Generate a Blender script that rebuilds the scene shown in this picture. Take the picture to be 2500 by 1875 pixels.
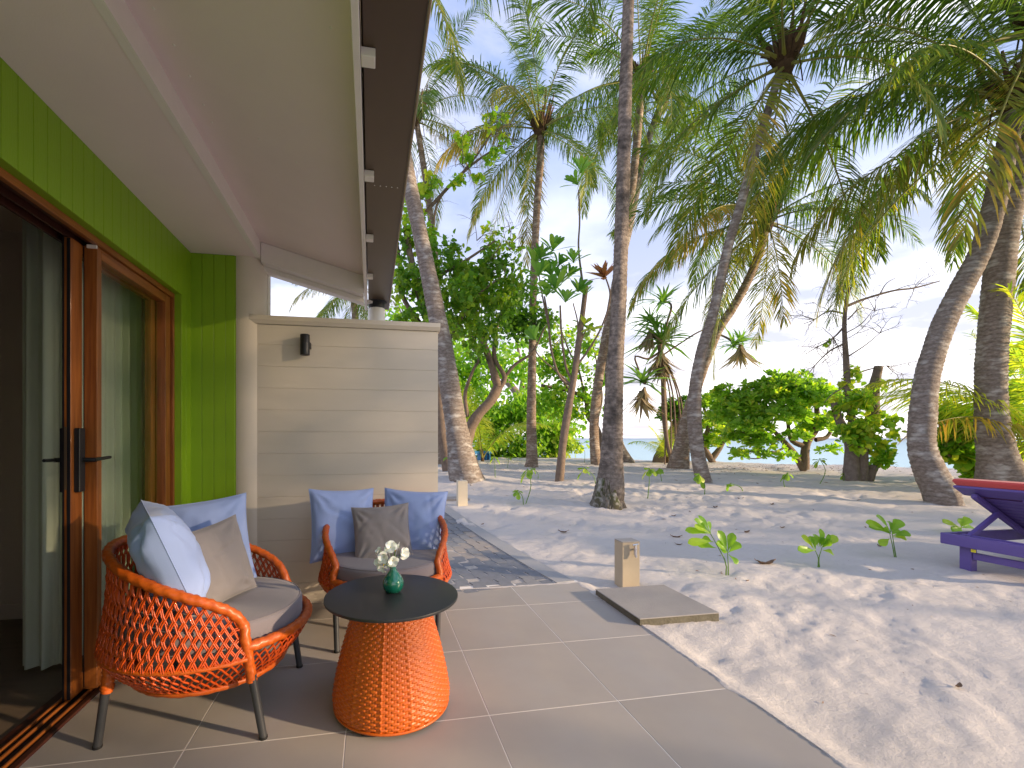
import bpy, math, random
import numpy as np
from mathutils import Vector, Matrix, Quaternion
R = math.radians
scene = bpy.context.scene
for o in list(bpy.data.objects): bpy.data.objects.remove(o)
COL = scene.collection

# ---------------------------------------------------------------- camera, sky, sun, exposure
YAW = 0.1809; EYE = 1.19                      # level camera, eye 1.19 m above the tiles
cam_d = bpy.data.cameras.new('camera'); cam = bpy.data.objects.new('camera', cam_d); COL.objects.link(cam)
cam_d.sensor_width = 36.0; cam_d.lens = 1107.8 / 2500 * 36
cam_d.shift_x = (1250 - 1108.6) / 2500; cam_d.shift_y = (1069.4 - 937.5) / 2500
cam_d.clip_start = 0.05; cam_d.clip_end = 9000
cam.location = (0, 0, EYE); cam.rotation_euler = (R(90), 0, -YAW)
scene.camera = cam
scene.render.resolution_x = 1024; scene.render.resolution_y = 768
scene.view_settings.view_transform = 'Standard'; scene.view_settings.look = 'None'
scene.view_settings.gamma = 1.0; scene.view_settings.use_curve_mapping = False
scene.view_settings.exposure = 1.68

SUN_EL = R(13); SUN_AZ = math.atan2(0.876, -0.482)      # measured from +Y towards +X
SUN_DIR = Vector((math.sin(SUN_AZ) * math.cos(SUN_EL), math.cos(SUN_AZ) * math.cos(SUN_EL), math.sin(SUN_EL)))
world = bpy.data.worlds.new('World'); scene.world = world; world.use_nodes = True
nt = world.node_tree; nt.nodes.clear()
def wn(t, **k):
    n = nt.nodes.new(t)
    for a, b in k.items(): setattr(n, a, b)
    return n
w_out = wn('ShaderNodeOutputWorld'); w_bg = wn('ShaderNodeBackground'); w_bg.inputs['Strength'].default_value = 0.14
sky = wn('ShaderNodeTexSky'); sky.sky_type = 'NISHITA'; sky.sun_disc = False
sky.sun_elevation = SUN_EL; sky.sun_rotation = SUN_AZ; sky.dust_density = 0.6; sky.air_density = 1.0; sky.ozone_density = 2.0
tc = wn('ShaderNodeTexCoord'); sep = wn('ShaderNodeSeparateXYZ'); nt.links.new(tc.outputs['Generated'], sep.inputs[0])
addz = wn('ShaderNodeMath', operation='ADD'); addz.inputs[1].default_value = 0.16
mx = wn('ShaderNodeMath', operation='MAXIMUM'); mx.inputs[1].default_value = 0.05
nt.links.new(sep.outputs[2], addz.inputs[0]); nt.links.new(addz.outputs[0], mx.inputs[0])
dx = wn('ShaderNodeMath', operation='DIVIDE'); dy = wn('ShaderNodeMath', operation='DIVIDE')
nt.links.new(sep.outputs[0], dx.inputs[0]); nt.links.new(mx.outputs[0], dx.inputs[1])
nt.links.new(sep.outputs[1], dy.inputs[0]); nt.links.new(mx.outputs[0], dy.inputs[1])
comb = wn('ShaderNodeCombineXYZ'); nt.links.new(dx.outputs[0], comb.inputs[0]); nt.links.new(dy.outputs[0], comb.inputs[1])
cn = wn('ShaderNodeTexNoise'); cn.inputs['Scale'].default_value = 1.15; cn.inputs['Detail'].default_value = 8; cn.inputs['Roughness'].default_value = 0.56
cn.inputs['Distortion'].default_value = 0.35
nt.links.new(comb.outputs[0], cn.inputs['Vector'])
cr = wn('ShaderNodeValToRGB'); cr.color_ramp.elements[0].position = 0.47; cr.color_ramp.elements[1].position = 0.74
nt.links.new(cn.outputs['Fac'], cr.inputs[0])
hz = wn('ShaderNodeMapRange'); hz.inputs[1].default_value = 0.0; hz.inputs[2].default_value = 0.60; hz.inputs[3].default_value = 0.97; hz.inputs[4].default_value = 0.0
nt.links.new(sep.outputs[2], hz.inputs[0])
mxc = wn('ShaderNodeMath', operation='MAXIMUM'); nt.links.new(cr.outputs[0], mxc.inputs[0]); nt.links.new(hz.outputs[0], mxc.inputs[1])
cn2 = wn('ShaderNodeTexNoise'); cn2.inputs['Scale'].default_value = 2.3; cn2.inputs['Detail'].default_value = 6
nt.links.new(comb.outputs[0], cn2.inputs['Vector'])
cr2 = wn('ShaderNodeValToRGB'); cr2.color_ramp.elements[0].position = 0.38; cr2.color_ramp.elements[1].position = 0.66
cr2.color_ramp.elements[0].color = (2.3, 2.15, 2.32, 1); cr2.color_ramp.elements[1].color = (5.6, 5.2, 4.9, 1)
nt.links.new(cn2.outputs['Fac'], cr2.inputs[0])
skm = wn('ShaderNodeMix', data_type='RGBA'); skm.inputs[0].default_value = 0.75; skm.inputs[7].default_value = (1.0, 1.32, 2.35, 1)
nt.links.new(sky.outputs[0], skm.inputs[6])
mixc = wn('ShaderNodeMix', data_type='RGBA'); nt.links.new(mxc.outputs[0], mixc.inputs[0])
nt.links.new(skm.outputs[2], mixc.inputs[6]); nt.links.new(cr2.outputs[0], mixc.inputs[7])
nt.links.new(mixc.outputs[2], w_bg.inputs['Color']); nt.links.new(w_bg.outputs[0], w_out.inputs['Surface'])

sun_d = bpy.data.lights.new('sun', 'SUN'); sun_d.energy = 2.6; sun_d.angle = R(1.6); sun_d.color = (1.0, 0.76, 0.50)
sun = bpy.data.objects.new('sun', sun_d); COL.objects.link(sun); sun.location = SUN_DIR * 30
sun.rotation_euler = (-SUN_DIR).to_track_quat('-Z', 'Y').to_euler()

# ---------------------------------------------------------------- photograph coordinates (2212 wide) to places
PF, PCX, PCY = 980.18, 980.89, 946.2
sY, cY = math.sin(YAW), math.cos(YAW)
def ray(u, v):
    a = (u - PCX) / PF; b = -(v - PCY) / PF
    return Vector((sY + a * cY, cY - a * sY, b))
O3 = Vector((0, 0, EYE))
def sstep(t):
    t = np.clip(t, 0, 1); return t * t * (3 - 2 * t)
def ground_h(x, y):
    """height of the sand: level beside the terrace, a gentle rise, then down to the sea"""
    t = 0.9 * y + 0.25 * x
    m = 0.72 * x + 0.69 * y
    return 0.30 * sstep((t - 3.6) / 6.0) - 1.3 * sstep((m - 18.8) / 16.0) - 0.015
def at(u, v, dz=0.0):
    """where the line of sight meets the sand"""
    r = ray(u, v); d = 2.0
    for i in range(4000):
        p = O3 + r * d
        if p.z <= float(ground_h(p.x, p.y)) + dz: break
        d += 0.02
    return O3 + r * d
def PD(u, v, d): return O3 + ray(u, v) * d
def PX(u, v, X): r = ray(u, v); return O3 + r * (X / r.x)
def PY(u, v, Y): r = ray(u, v); return O3 + r * (Y / r.y)
def depth(p): return p[0] * sY + p[1] * cY

# ---------------------------------------------------------------- numpy noise
def vnoise(x, y, seed=0):
    xi = np.floor(x).astype(np.int64); yi = np.floor(y).astype(np.int64); xf = x - xi; yf = y - yi
    def hsh(a, b):
        n = (a * 374761393 + b * 668265263 + seed * 982451653) & 0x7fffffff
        n = ((n ^ (n >> 13)) * 1274126177) & 0x7fffffff
        return ((n ^ (n >> 16)) & 0xffff) / 65535.0
    u = xf * xf * (3 - 2 * xf); v = yf * yf * (3 - 2 * yf)
    a = hsh(xi, yi); b = hsh(xi + 1, yi); c = hsh(xi, yi + 1); d = hsh(xi + 1, yi + 1)
    return (a * (1 - u) + b * u) * (1 - v) + (c * (1 - u) + d * u) * v
def fbm(x, y, o=4, seed=0):
    s = 0; a = 1; t = 0
    for i in range(o):
        s = s + a * vnoise(x * 2 ** i, y * 2 ** i, seed + i * 7); t += a; a *= .5
    return s / t

# ---------------------------------------------------------------- mesh helpers
def np_mesh(name, V, F, tint=None, mats=None, midx=None, smooth=False):
    V = np.asarray(V, dtype=np.float32).reshape(-1, 3); F = np.asarray(F, dtype=np.int32)
    me = bpy.data.meshes.new(name); k = F.shape[1]
    me.vertices.add(len(V)); me.vertices.foreach_set('co', V.ravel())
    me.loops.add(F.size); me.loops.foreach_set('vertex_index', F.ravel())
    me.polygons.add(len(F)); me.polygons.foreach_set('loop_start', np.arange(0, F.size, k, dtype=np.int32))
    me.polygons.foreach_set('loop_total', np.full(len(F), k, dtype=np.int32))
    if midx is not None: me.polygons.foreach_set('material_index', np.asarray(midx, dtype=np.int32))
    if smooth: me.polygons.foreach_set('use_smooth', np.ones(len(F), dtype=bool))
    me.update(calc_edges=True)
    if tint is not None:
        a = me.attributes.new('tint', 'FLOAT', 'POINT'); a.data.foreach_set('value', np.asarray(tint, dtype=np.float32))
    for m in (mats or []): me.materials.append(m)
    return me
class MB:
    """collects boxes, tubes and sheets into one mesh"""
    def __init__(s): s.v = []; s.f = []; s.m = []
    def add(s, V, F, mi=0):
        o = len(s.v); s.v += [tuple(p) for p in V]; s.f += [tuple(i + o for i in f) for f in F]; s.m += [mi] * len(F); return s
    def box(s, x0, x1, y0, y1, z0, z1, M=None, mi=0, bev=0):
        x0, x1 = min(x0, x1), max(x0, x1); y0, y1 = min(y0, y1), max(y0, y1); z0, z1 = min(z0, z1), max(z0, z1)
        if bev > 0:
            b = min(bev, (x1 - x0) / 2.2, (y1 - y0) / 2.2, (z1 - z0) / 2.2)
            V = []
            for (z, i) in ((z0, b), (z0 + b, 0), (z1 - b, 0), (z1, b)):
                X0, X1, Y0, Y1 = x0 + i, x1 - i, y0 + i, y1 - i
                c = b * .6
                V += [(X0 + c, Y0, z), (X1 - c, Y0, z), (X1, Y0 + c, z), (X1, Y1 - c, z), (X1 - c, Y1, z), (X0 + c, Y1, z), (X0, Y1 - c, z), (X0, Y0 + c, z)]
            F = [tuple(range(7, -1, -1)), tuple(range(24, 32))]
            for k in range(3):
                for j in range(8): F.append((k * 8 + j, k * 8 + (j + 1) % 8, k * 8 + 8 + (j + 1) % 8, k * 8 + 8 + j))
        else:
            V = [(x, y, z) for z in (z0, z1) for y in (y0, y1) for x in (x0, x1)]
            F = [(0, 2, 3, 1), (4, 5, 7, 6), (0, 1, 5, 4), (2, 6, 7, 3), (0, 4, 6, 2), (1, 3, 7, 5)]
        if M is not None: V = [M @ Vector(p) for p in V]
        return s.add(V, F, mi)
    def bar(s, a, b, w, h, up=(0, 0, 1), mi=0, bev=0.0):
        a = Vector(a); b = Vector(b); d = (b - a); L = d.length; y = d.normalized(); x = y.cross(Vector(up)).normalized(); z = x.cross(y)
        M = Matrix((x, y, z)).transposed().to_4x4(); M.translation = a
        return s.box(-w / 2, w / 2, 0, L, -h / 2, h / 2, M, mi, bev)
    def tube(s, P, rad, sides=8, cap=True, mi=0):
        V, F = tube_np(P, rad, sides); o = len(s.v)
        s.add(V, F, mi)
        if cap:
            s.f.append(tuple(o + i for i in range(sides))[::-1]); s.m.append(mi)
            s.f.append(tuple(len(s.v) - sides + i for i in range(sides))); s.m.append(mi)
        return s
    def lathe(s, prof, n=32, c=(0, 0, 0), mi=0):
        V = []; F = []
        for (r, z) in prof:
            for i in range(n):
                a = 2 * math.pi * i / n; V.append((c[0] + r * math.cos(a), c[1] + r * math.sin(a), c[2] + z))
        for k in range(len(prof) - 1):
            for i in range(n): F.append((k * n + i, k * n + (i + 1) % n, (k + 1) * n + (i + 1) % n, (k + 1) * n + i))
        return s.add(V, F, mi)
    def prism(s, poly, z0, z1, M=None, mi=0):
        n = len(poly); V = [(p[0], p[1], z0) for p in poly] + [(p[0], p[1], z1) for p in poly]
        F = [tuple(range(n))[::-1], tuple(range(n, 2 * n))] + [(i, (i + 1) % n, n + (i + 1) % n, n + i) for i in range(n)]
        if M is not None: V = [M @ Vector(p) for p in V]
        return s.add(V, F, mi)
    def mesh(s, name, mats, smooth=False):
        me = bpy.data.meshes.new(name); me.from_pydata([tuple(map(float, p)) for p in s.v], [], s.f)
        if len(mats) > 1: me.polygons.foreach_set('material_index', s.m)
        for m in mats: me.materials.append(m)
        if smooth:
            me.polygons.foreach_set('use_smooth', [True] * len(me.polygons))
            if smooth != 'all': me.set_sharp_from_angle(angle=R(38))
        me.update(); return me
    def obj(s, name, mats, parent=None, smooth=False, loc=None):
        if not isinstance(mats, (list, tuple)): mats = [mats]
        return link(name, s.mesh(name, mats, smooth), parent, loc)
def link(name, me, parent=None, loc=None):
    o = bpy.data.objects.new(name, me); COL.objects.link(o)
    if parent is not None: o.parent = parent
    if loc is not None: o.location = loc
    return o
def empty(name, loc=(0, 0, 0), rz=0.0):
    o = bpy.data.objects.new(name, None); COL.objects.link(o); o.location = loc; o.rotation_euler = (0, 0, rz); o.empty_display_size = .1
    return o
def tag(o, label=None, cat=None, group=None, kind=None):
    if label: o['label'] = label
    if cat: o['category'] = cat
    if group: o['group'] = group
    if kind: o['kind'] = kind
    return o
def frames(P):
    P = np.asarray(P, float); T = np.gradient(P, axis=0); T /= np.linalg.norm(T, axis=1)[:, None] + 1e-12
    up = np.array([0, 0, 1.]) if abs(T[0][2]) < .9 else np.array([1., 0, 0])
    n = np.cross(T[0], up); n /= np.linalg.norm(n); N = [n]
    for i in range(1, len(P)):
        n = N[-1] - T[i] * np.dot(N[-1], T[i]); n /= np.linalg.norm(n) + 1e-12; N.append(n)
    N = np.array(N); B = np.cross(T, N); return P, T, N, B
def tube_np(P, rad, sides=8, mod=None):
    P, T, N, B = frames(P); n = len(P); rad = np.broadcast_to(np.asarray(rad, float), (n,)) if np.ndim(rad) < 2 else np.asarray(rad, float)
    a = np.linspace(0, 2 * np.pi, sides, endpoint=False)
    rr = rad[:, None] * np.ones((1, sides)) if rad.ndim == 1 else rad
    if mod is not None: rr = rr * mod(np.arange(n)[:, None], a[None, :])
    V = P[:, None, :] + rr[:, :, None] * (np.cos(a)[None, :, None] * N[:, None, :] + np.sin(a)[None, :, None] * B[:, None, :])
    F = []
    i = np.arange(n - 1)[:, None] * sides; j = np.arange(sides)[None, :]; j2 = (j + 1) % sides
    F = np.stack([i + j, i + j2, i + sides + j2, i + sides + j], -1).reshape(-1, 4)
    return V.reshape(-1, 3), F
def smooth_path(P, n):
    """Catmull-Rom through the points, resampled evenly"""
    P = np.asarray(P, float); Q = np.vstack([2 * P[0] - P[1], P, 2 * P[-1] - P[-2]]); out = []
    for i in range(1, len(Q) - 2):
        for t in np.linspace(0, 1, 24, endpoint=False):
            a, b, c, d = Q[i - 1], Q[i], Q[i + 1], Q[i + 2]
            out.append(.5 * ((2 * b) + (-a + c) * t + (2 * a - 5 * b + 4 * c - d) * t * t + (-a + 3 * b - 3 * c + d) * t ** 3))
    out.append(P[-1]); out = np.array(out); s = np.r_[0, np.cumsum(np.linalg.norm(np.diff(out[:, :3], axis=0), axis=1))]
    q = np.linspace(0, s[-1], n); return np.stack([np.interp(q, s, out[:, k]) for k in range(out.shape[1])], 1)

# ---------------------------------------------------------------- materials
def mat(name, col, rough=.6, spec=.5, metal=0, col2=None, nscale=8, ndetail=4, contrast=.5, bump=0, bscale=60, coat=0, vec='Object', stretch=None, c3=None, n3=1.5):
    m = bpy.data.materials.new(name); m.use_nodes = True; t = m.node_tree; b = t.nodes['Principled BSDF']; L = t.links.new
    b.inputs['Roughness'].default_value = rough; b.inputs['Specular IOR Level'].default_value = spec; b.inputs['Metallic'].default_value = metal
    b.inputs['Base Color'].default_value = (*col, 1)
    if coat: b.inputs['Coat Weight'].default_value = coat
    tcn = t.nodes.new('ShaderNodeTexCoord'); src = tcn.outputs[vec]
    if stretch:
        mp = t.nodes.new('ShaderNodeMapping'); mp.inputs['Scale'].default_value = stretch; L(src, mp.inputs[0]); src = mp.outputs[0]
    if col2 is not None:
        n = t.nodes.new('ShaderNodeTexNoise'); n.inputs['Scale'].default_value = nscale; n.inputs['Detail'].default_value = ndetail; n.inputs['Roughness'].default_value = .6
        L(src, n.inputs['Vector'])
        r = t.nodes.new('ShaderNodeMapRange'); r.inputs[1].default_value = .5 - contrast / 2; r.inputs[2].default_value = .5 + contrast / 2
        L(n.outputs['Fac'], r.inputs[0])
        mi = t.nodes.new('ShaderNodeMix'); mi.data_type = 'RGBA'; mi.inputs[6].default_value = (*col, 1); mi.inputs[7].default_value = (*col2, 1)
        L(r.outputs[0], mi.inputs[0]); out = mi.outputs[2]
        if c3 is not None:
            n2 = t.nodes.new('ShaderNodeTexNoise'); n2.inputs['Scale'].default_value = n3; n2.inputs['Detail'].default_value = 5; L(src, n2.inputs['Vector'])
            r2 = t.nodes.new('ShaderNodeMapRange'); r2.inputs[1].default_value = .5; r2.inputs[2].default_value = .68; L(n2.outputs['Fac'], r2.inputs[0])
            m2 = t.nodes.new('ShaderNodeMix'); m2.data_type = 'RGBA'; L(r2.outputs[0], m2.inputs[0]); L(out, m2.inputs[6]); m2.inputs[7].default_value = (*c3, 1); out = m2.outputs[2]
        L(out, b.inputs['Base Color'])
    if bump:
        n = t.nodes.new('ShaderNodeTexNoise'); n.inputs['Scale'].default_value = bscale; n.inputs['Detail'].default_value = 6; L(src, n.inputs['Vector'])
        bp = t.nodes.new('ShaderNodeBump'); bp.inputs['Strength'].default_value = bump; bp.inputs['Distance'].default_value = .01
        L(n.outputs['Fac'], bp.inputs['Height']); L(bp.outputs[0], b.inputs['Normal'])
    return m
def leafmat(name, c0, c1, c2=None, trans=.35, rough=.42, spec=.35, objrand=.25):
    """leaf: colour runs c0..c1 with the leaf's own tint, partly translucent"""
    m = bpy.data.materials.new(name); m.use_nodes = True; t = m.node_tree; L = t.links.new; b = t.nodes['Principled BSDF']; out = t.nodes['Material Output']
    at_ = t.nodes.new('ShaderNodeAttribute'); at_.attribute_name = 'tint'
    oi = t.nodes.new('ShaderNodeObjectInfo'); mm = t.nodes.new('ShaderNodeMath'); mm.operation = 'MULTIPLY_ADD'; mm.inputs[1].default_value = objrand; L(oi.outputs['Random'], mm.inputs[0]); L(at_.outputs['Fac'], mm.inputs[2])
    r = t.nodes.new('ShaderNodeValToRGB'); e = r.color_ramp.elements; e[0].position = 0; e[0].color = (*c0, 1); e[1].position = .72; e[1].color = (*c1, 1)
    if c2: q = e.new(1.0); q.color = (*c2, 1)
    L(mm.outputs[0], r.inputs[0]); L(r.outputs[0], b.inputs['Base Color'])
    b.inputs['Roughness'].default_value = rough; b.inputs['Specular IOR Level'].default_value = spec
    tr = t.nodes.new('ShaderNodeBsdfTranslucent'); br = t.nodes.new('ShaderNodeMix'); br.data_type = 'RGBA'; br.blend_type = 'MULTIPLY'; br.inputs[0].default_value = 1
    L(r.outputs[0], br.inputs[6]); br.inputs[7].default_value = (1.9, 2.0, .8, 1); L(br.outputs[2], tr.inputs['Color'])
    ms = t.nodes.new('ShaderNodeMixShader'); ms.inputs[0].default_value = trans; L(b.outputs[0], ms.inputs[1]); L(tr.outputs[0], ms.inputs[2]); L(ms.outputs[0], out.inputs['Surface'])
    return m

M_ceiling = mat('ceiling_paint', (.86, .72, .69), .75, .2, col2=(.82, .685, .655), nscale=3, bump=.06, bscale=180)
M_white = mat('white_trim_paint', (.84, .76, .70), .55, .3, col2=(.80, .725, .665), nscale=14, bump=.05, bscale=120)
M_beige = mat('beige_wall_paint', (.70, .615, .50), .6, .3, col2=(.665, .585, .475), nscale=5, bump=.12, bscale=140, stretch=(.4, 1, 2))
M_green = mat('lime_green_paint', (.235, .40, .012), .42, .4, col2=(.205, .365, .010), nscale=4, bump=.12, bscale=160, stretch=(1, 1, .15))
M_wood = mat('orange_brown_wood', (.36, .115, .022), .38, .45, col2=(.20, .055, .010), nscale=9, contrast=.35, bump=.12, bscale=50, stretch=(6, 6, .35), coat=.15)
M_woodh = mat('orange_brown_rail_wood', (.36, .115, .022), .38, .45, col2=(.20, .055, .010), nscale=9, contrast=.35, bump=.12, bscale=50, stretch=(6, .35, 6), coat=.15)
M_wooddark = mat('dark_stained_wood', (.075, .022, .012), .45, .35, col2=(.04, .012, .008), nscale=9, stretch=(6, 6, .4))
M_black = mat('black_metal', (.014, .014, .016), .42, .5, bump=.05, bscale=300)
M_chan = mat('dark_channel', (.012, .010, .012), .6, .3)
M_gutter = mat('brown_gutter_metal', (.135, .092, .055), .34, .5, col2=(.10, .068, .042), nscale=2.5, stretch=(1, .25, 1), contrast=.5, metal=.25)
M_gutlip = mat('tan_gutter_edge', (.30, .22, .14), .4, .4)
M_pipe = mat('white_pipe', (.74, .69, .60), .35, .5)
M_rubber = mat('black_rubber', (.012, .012, .013), .5, .4)
M_tile = mat('grey_porcelain_tile', (.375, .335, .30), .52, .35, col2=(.325, .295, .275), nscale=2.2, ndetail=8, contrast=.5, bump=.04, bscale=220, c3=(.345, .325, .315), n3=.9, vec='Generated')
M_grout = mat('pale_grout', (.74, .69, .64), .8, .2)
M_conc = mat('grey_concrete', (.33, .305, .28), .8, .25, col2=(.275, .255, .24), nscale=6, ndetail=8, bump=.25, bscale=90)
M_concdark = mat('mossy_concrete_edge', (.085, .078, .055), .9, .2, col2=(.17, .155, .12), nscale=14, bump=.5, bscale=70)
M_kerb = mat('blue_grey_kerb', (.30, .31, .33), .8, .25, col2=(.38, .36, .34), nscale=5, ndetail=8, bump=.3, bscale=90)
M_post = mat('tan_render_post', (.47, .39, .28), .7, .25, col2=(.43, .355, .255), nscale=12, bump=.15, bscale=200)
M_cream = mat('cream_post', (.66, .57, .42), .7, .25, col2=(.60, .52, .39), nscale=20, bump=.1, bscale=200)
M_chrome = mat('satin_chrome', (.75, .75, .78), .18, .5, metal=1)
M_wicker = mat('orange_wicker', (.64, .088, .007), .38, .5, col2=(.46, .055, .004), nscale=26, contrast=.6, coat=.1)
M_wicker2 = mat('orange_wicker_rim', (.66, .13, .010), .4, .5, col2=(.40, .065, .005), nscale=60, contrast=.7, coat=.1)
M_wickert = mat('table_wicker', (.66, .145, .010), .38, .5, col2=(.44, .070, .005), nscale=55, contrast=.8, coat=.1)
M_leg = mat('charcoal_leg_metal', (.035, .037, .042), .4, .5)
M_top = mat('charcoal_tabletop', (.020, .021, .024), .42, .5, col2=(.028, .028, .030), nscale=12, bump=.05, bscale=400)
def fabric(name, c, c2, sc=1.0):
    m = mat(name, c, .85, .2, col2=c2, nscale=5, contrast=.6, bump=.10, bscale=500)
    m.node_tree.nodes['Principled BSDF'].inputs['Sheen Weight'].default_value = .25; return m
M_blue = fabric('periwinkle_blue_fabric', (.33, .42, .70), (.30, .39, .67))
M_taupe = fabric('taupe_grey_fabric', (.268, .240, .235), (.245, .220, .215))
M_mauve = fabric('mauve_grey_fabric', (.215, .190, .205), (.198, .175, .19))
M_seam = mat('dark_seam', (.10, .11, .16), .9, .1)
M_vase = mat('green_glazed_ceramic', (.004, .135, .085), .06, .6, coat=.8, col2=(.003, .11, .075), nscale=6)
M_petal = mat('white_petal', (.90, .89, .82), .5, .3); M_petal.node_tree.nodes['Principled BSDF'].inputs['Subsurface Weight'].default_value = .15
M_yolk = mat('yellow_flower_throat', (.75, .55, .03), .5, .3)
M_stem = mat('green_stem', (.13, .24, .035), .5, .3)
M_purple = mat('purple_painted_wood', (.13, .088, .32), .42, .4, col2=(.105, .07, .27), nscale=8, bump=.12, bscale=60, stretch=(.4, 3, 3))
M_red = fabric('coral_red_fabric', (.58, .075, .07), (.53, .065, .065))
M_bench = mat('blue_painted_wood', (.010, .17, .42), .45, .4)
M_paver = [mat('paver_%s' % n, c, .82, .25, col2=c2, nscale=18, ndetail=8, bump=.5, bscale=90) for n, c, c2 in
           (('slate', (.215, .225, .25), (.165, .172, .19)), ('warm', (.37, .325, .285), (.30, .265, .24)), ('mid', (.285, .28, .28), (.225, .222, .225)))]
M_joint = mat('sandy_joint', (.55, .50, .45), .95, .1, col2=(.30, .28, .26), nscale=30)
M_curtain = mat('sheer_green_curtain', (.74, .77, .62), .8, .1)
_c = M_curtain.node_tree; _tr = _c.nodes.new('ShaderNodeBsdfTranslucent'); _tr.inputs['Color'].default_value = (.45, .52, .36, 1)
_ms = _c.nodes.new('ShaderNodeMixShader'); _ms.inputs[0].default_value = .45
_c.links.new(_c.nodes['Principled BSDF'].outputs[0], _ms.inputs[1]); _c.links.new(_tr.outputs[0], _ms.inputs[2]); _c.links.new(_ms.outputs[0], _c.nodes['Material Output'].inputs['Surface'])
M_room = mat('taupe_room_wall', (.60, .50, .44), .8, .2)
M_floor = mat('dark_oak_floor', (.20, .145, .10), .45, .4, col2=(.12, .09, .062), nscale=3, ndetail=8, stretch=(.5, 6, 1))
M_glass = bpy.data.materials.new('window_glass'); M_glass.use_nodes = True
_g = M_glass.node_tree; _g.nodes.remove(_g.nodes['Principled BSDF']); _gt = _g.nodes.new('ShaderNodeBsdfTransparent'); _gt.inputs[0].default_value = (.955, .975, .96, 1)
_gg = _g.nodes.new('ShaderNodeBsdfGlossy'); _gg.inputs['Roughness'].default_value = .02; _fr = _g.nodes.new('ShaderNodeFresnel'); _fr.inputs[0].default_value = 1.5
_gm = _g.nodes.new('ShaderNodeMixShader'); _geo = _g.nodes.new('ShaderNodeNewGeometry'); _bk = _g.nodes.new('ShaderNodeMath'); _bk.operation = 'SUBTRACT'; _bk.inputs[0].default_value = 1; _g.links.new(_geo.outputs['Backfacing'], _bk.inputs[1]); _mu = _g.nodes.new('ShaderNodeMath'); _mu.operation = 'MULTIPLY'; _g.links.new(_bk.outputs[0], _mu.inputs[0]); _g.links.new(_fr.outputs[0], _mu.inputs[1]); _g.links.new(_mu.outputs[0], _gm.inputs[0]); _g.links.new(_gt.outputs[0], _gm.inputs[1]); _g.links.new(_gg.outputs[0], _gm.inputs[2]); _g.links.new(_gm.outputs[0], _g.nodes['Material Output'].inputs['Surface'])

# sand: pale coral grains with fine relief, few dark crumbs
M_sand = mat('white_coral_sand', (.585, .54, .505), .95, .12, col2=(.52, .48, .45), nscale=1.1, ndetail=9, contrast=.5)
_t = M_sand.node_tree; _b = _t.nodes['Principled BSDF']; _tc = _t.nodes.new('ShaderNodeTexCoord')
_n1 = _t.nodes.new('ShaderNodeTexNoise'); _n1.inputs['Scale'].default_value = 9; _n1.inputs['Detail'].default_value = 10; _n1.inputs['Roughness'].default_value = .72
_mp = _t.nodes.new('ShaderNodeMapping'); _mp.inputs['Rotation'].default_value = (0, 0, R(35)); _mp.inputs['Scale'].default_value = (1, 1.45, 1)
_t.links.new(_tc.outputs['Object'], _mp.inputs[0]); _t.links.new(_mp.outputs[0], _n1.inputs['Vector'])
_n2 = _t.nodes.new('ShaderNodeTexNoise'); _n2.inputs['Scale'].default_value = 85; _n2.inputs['Detail'].default_value = 8; _n2.inputs['Roughness'].default_value = .8; _t.links.new(_tc.outputs['Object'], _n2.inputs['Vector'])
_ad = _t.nodes.new('ShaderNodeMath'); _ad.operation = 'MULTIPLY_ADD'; _ad.inputs[1].default_value = .16; _t.links.new(_n2.outputs['Fac'], _ad.inputs[0]); _t.links.new(_n1.outputs['Fac'], _ad.inputs[2])
_bp = _t.nodes.new('ShaderNodeBump'); _bp.inputs['Strength'].default_value = .6; _bp.inputs['Distance'].default_value = .03
_t.links.new(_ad.outputs[0], _bp.inputs['Height']); _t.links.new(_bp.outputs[0], _b.inputs['Normal'])

M_bark = mat('grey_palm_bark', (.285, .24, .205), .9, .15, col2=(.135, .108, .09), nscale=19, ndetail=9, contrast=.40, bump=.8, bscale=42, c3=(.40, .375, .34), n3=5.0, stretch=(1, 1, 1.7))
M_barkw = mat('warm_palm_bark', (.32, .24, .175), .9, .15, col2=(.14, .10, .078), nscale=19, ndetail=9, contrast=.42, bump=.8, bscale=42, c3=(.42, .36, .30), n3=5.0, stretch=(1, 1, 1.7))
M_barkd = mat('blotched_palm_bark', (.30, .25, .21), .92, .12, col2=(.10, .082, .070), nscale=17, ndetail=10, contrast=.36, bump=.9, bscale=40, c3=(.055, .047, .04), n3=3.6, stretch=(1, 1, 1.0))
def add_rings(m):
    t = m.node_tree; b = t.nodes['Principled BSDF']; lk = b.inputs['Base Color'].links[0]; src = lk.from_socket
    tcn = t.nodes.new('ShaderNodeTexCoord'); w = t.nodes.new('ShaderNodeTexWave'); w.bands_direction = 'Z'; w.inputs['Scale'].default_value = 4.1; w.inputs['Distortion'].default_value = 5.5; w.inputs['Detail'].default_value = 4; w.inputs['Detail Scale'].default_value = 1.6
    t.links.new(tcn.outputs['Object'], w.inputs['Vector']); r = t.nodes.new('ShaderNodeMapRange'); r.inputs[1].default_value = .62; r.inputs[2].default_value = .95; r.inputs[3].default_value = 0; r.inputs[4].default_value = .34
    t.links.new(w.outputs['Fac'], r.inputs[0]); mi = t.nodes.new('ShaderNodeMix'); mi.data_type = 'RGBA'; t.links.new(r.outputs[0], mi.inputs[0]); t.links.new(src, mi.inputs[6]); mi.inputs[7].default_value = (.085, .07, .06, 1); t.links.new(mi.outputs[2], b.inputs['Base Color'])
for _m in (M_bark, M_barkw, M_barkd): add_rings(_m)
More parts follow.
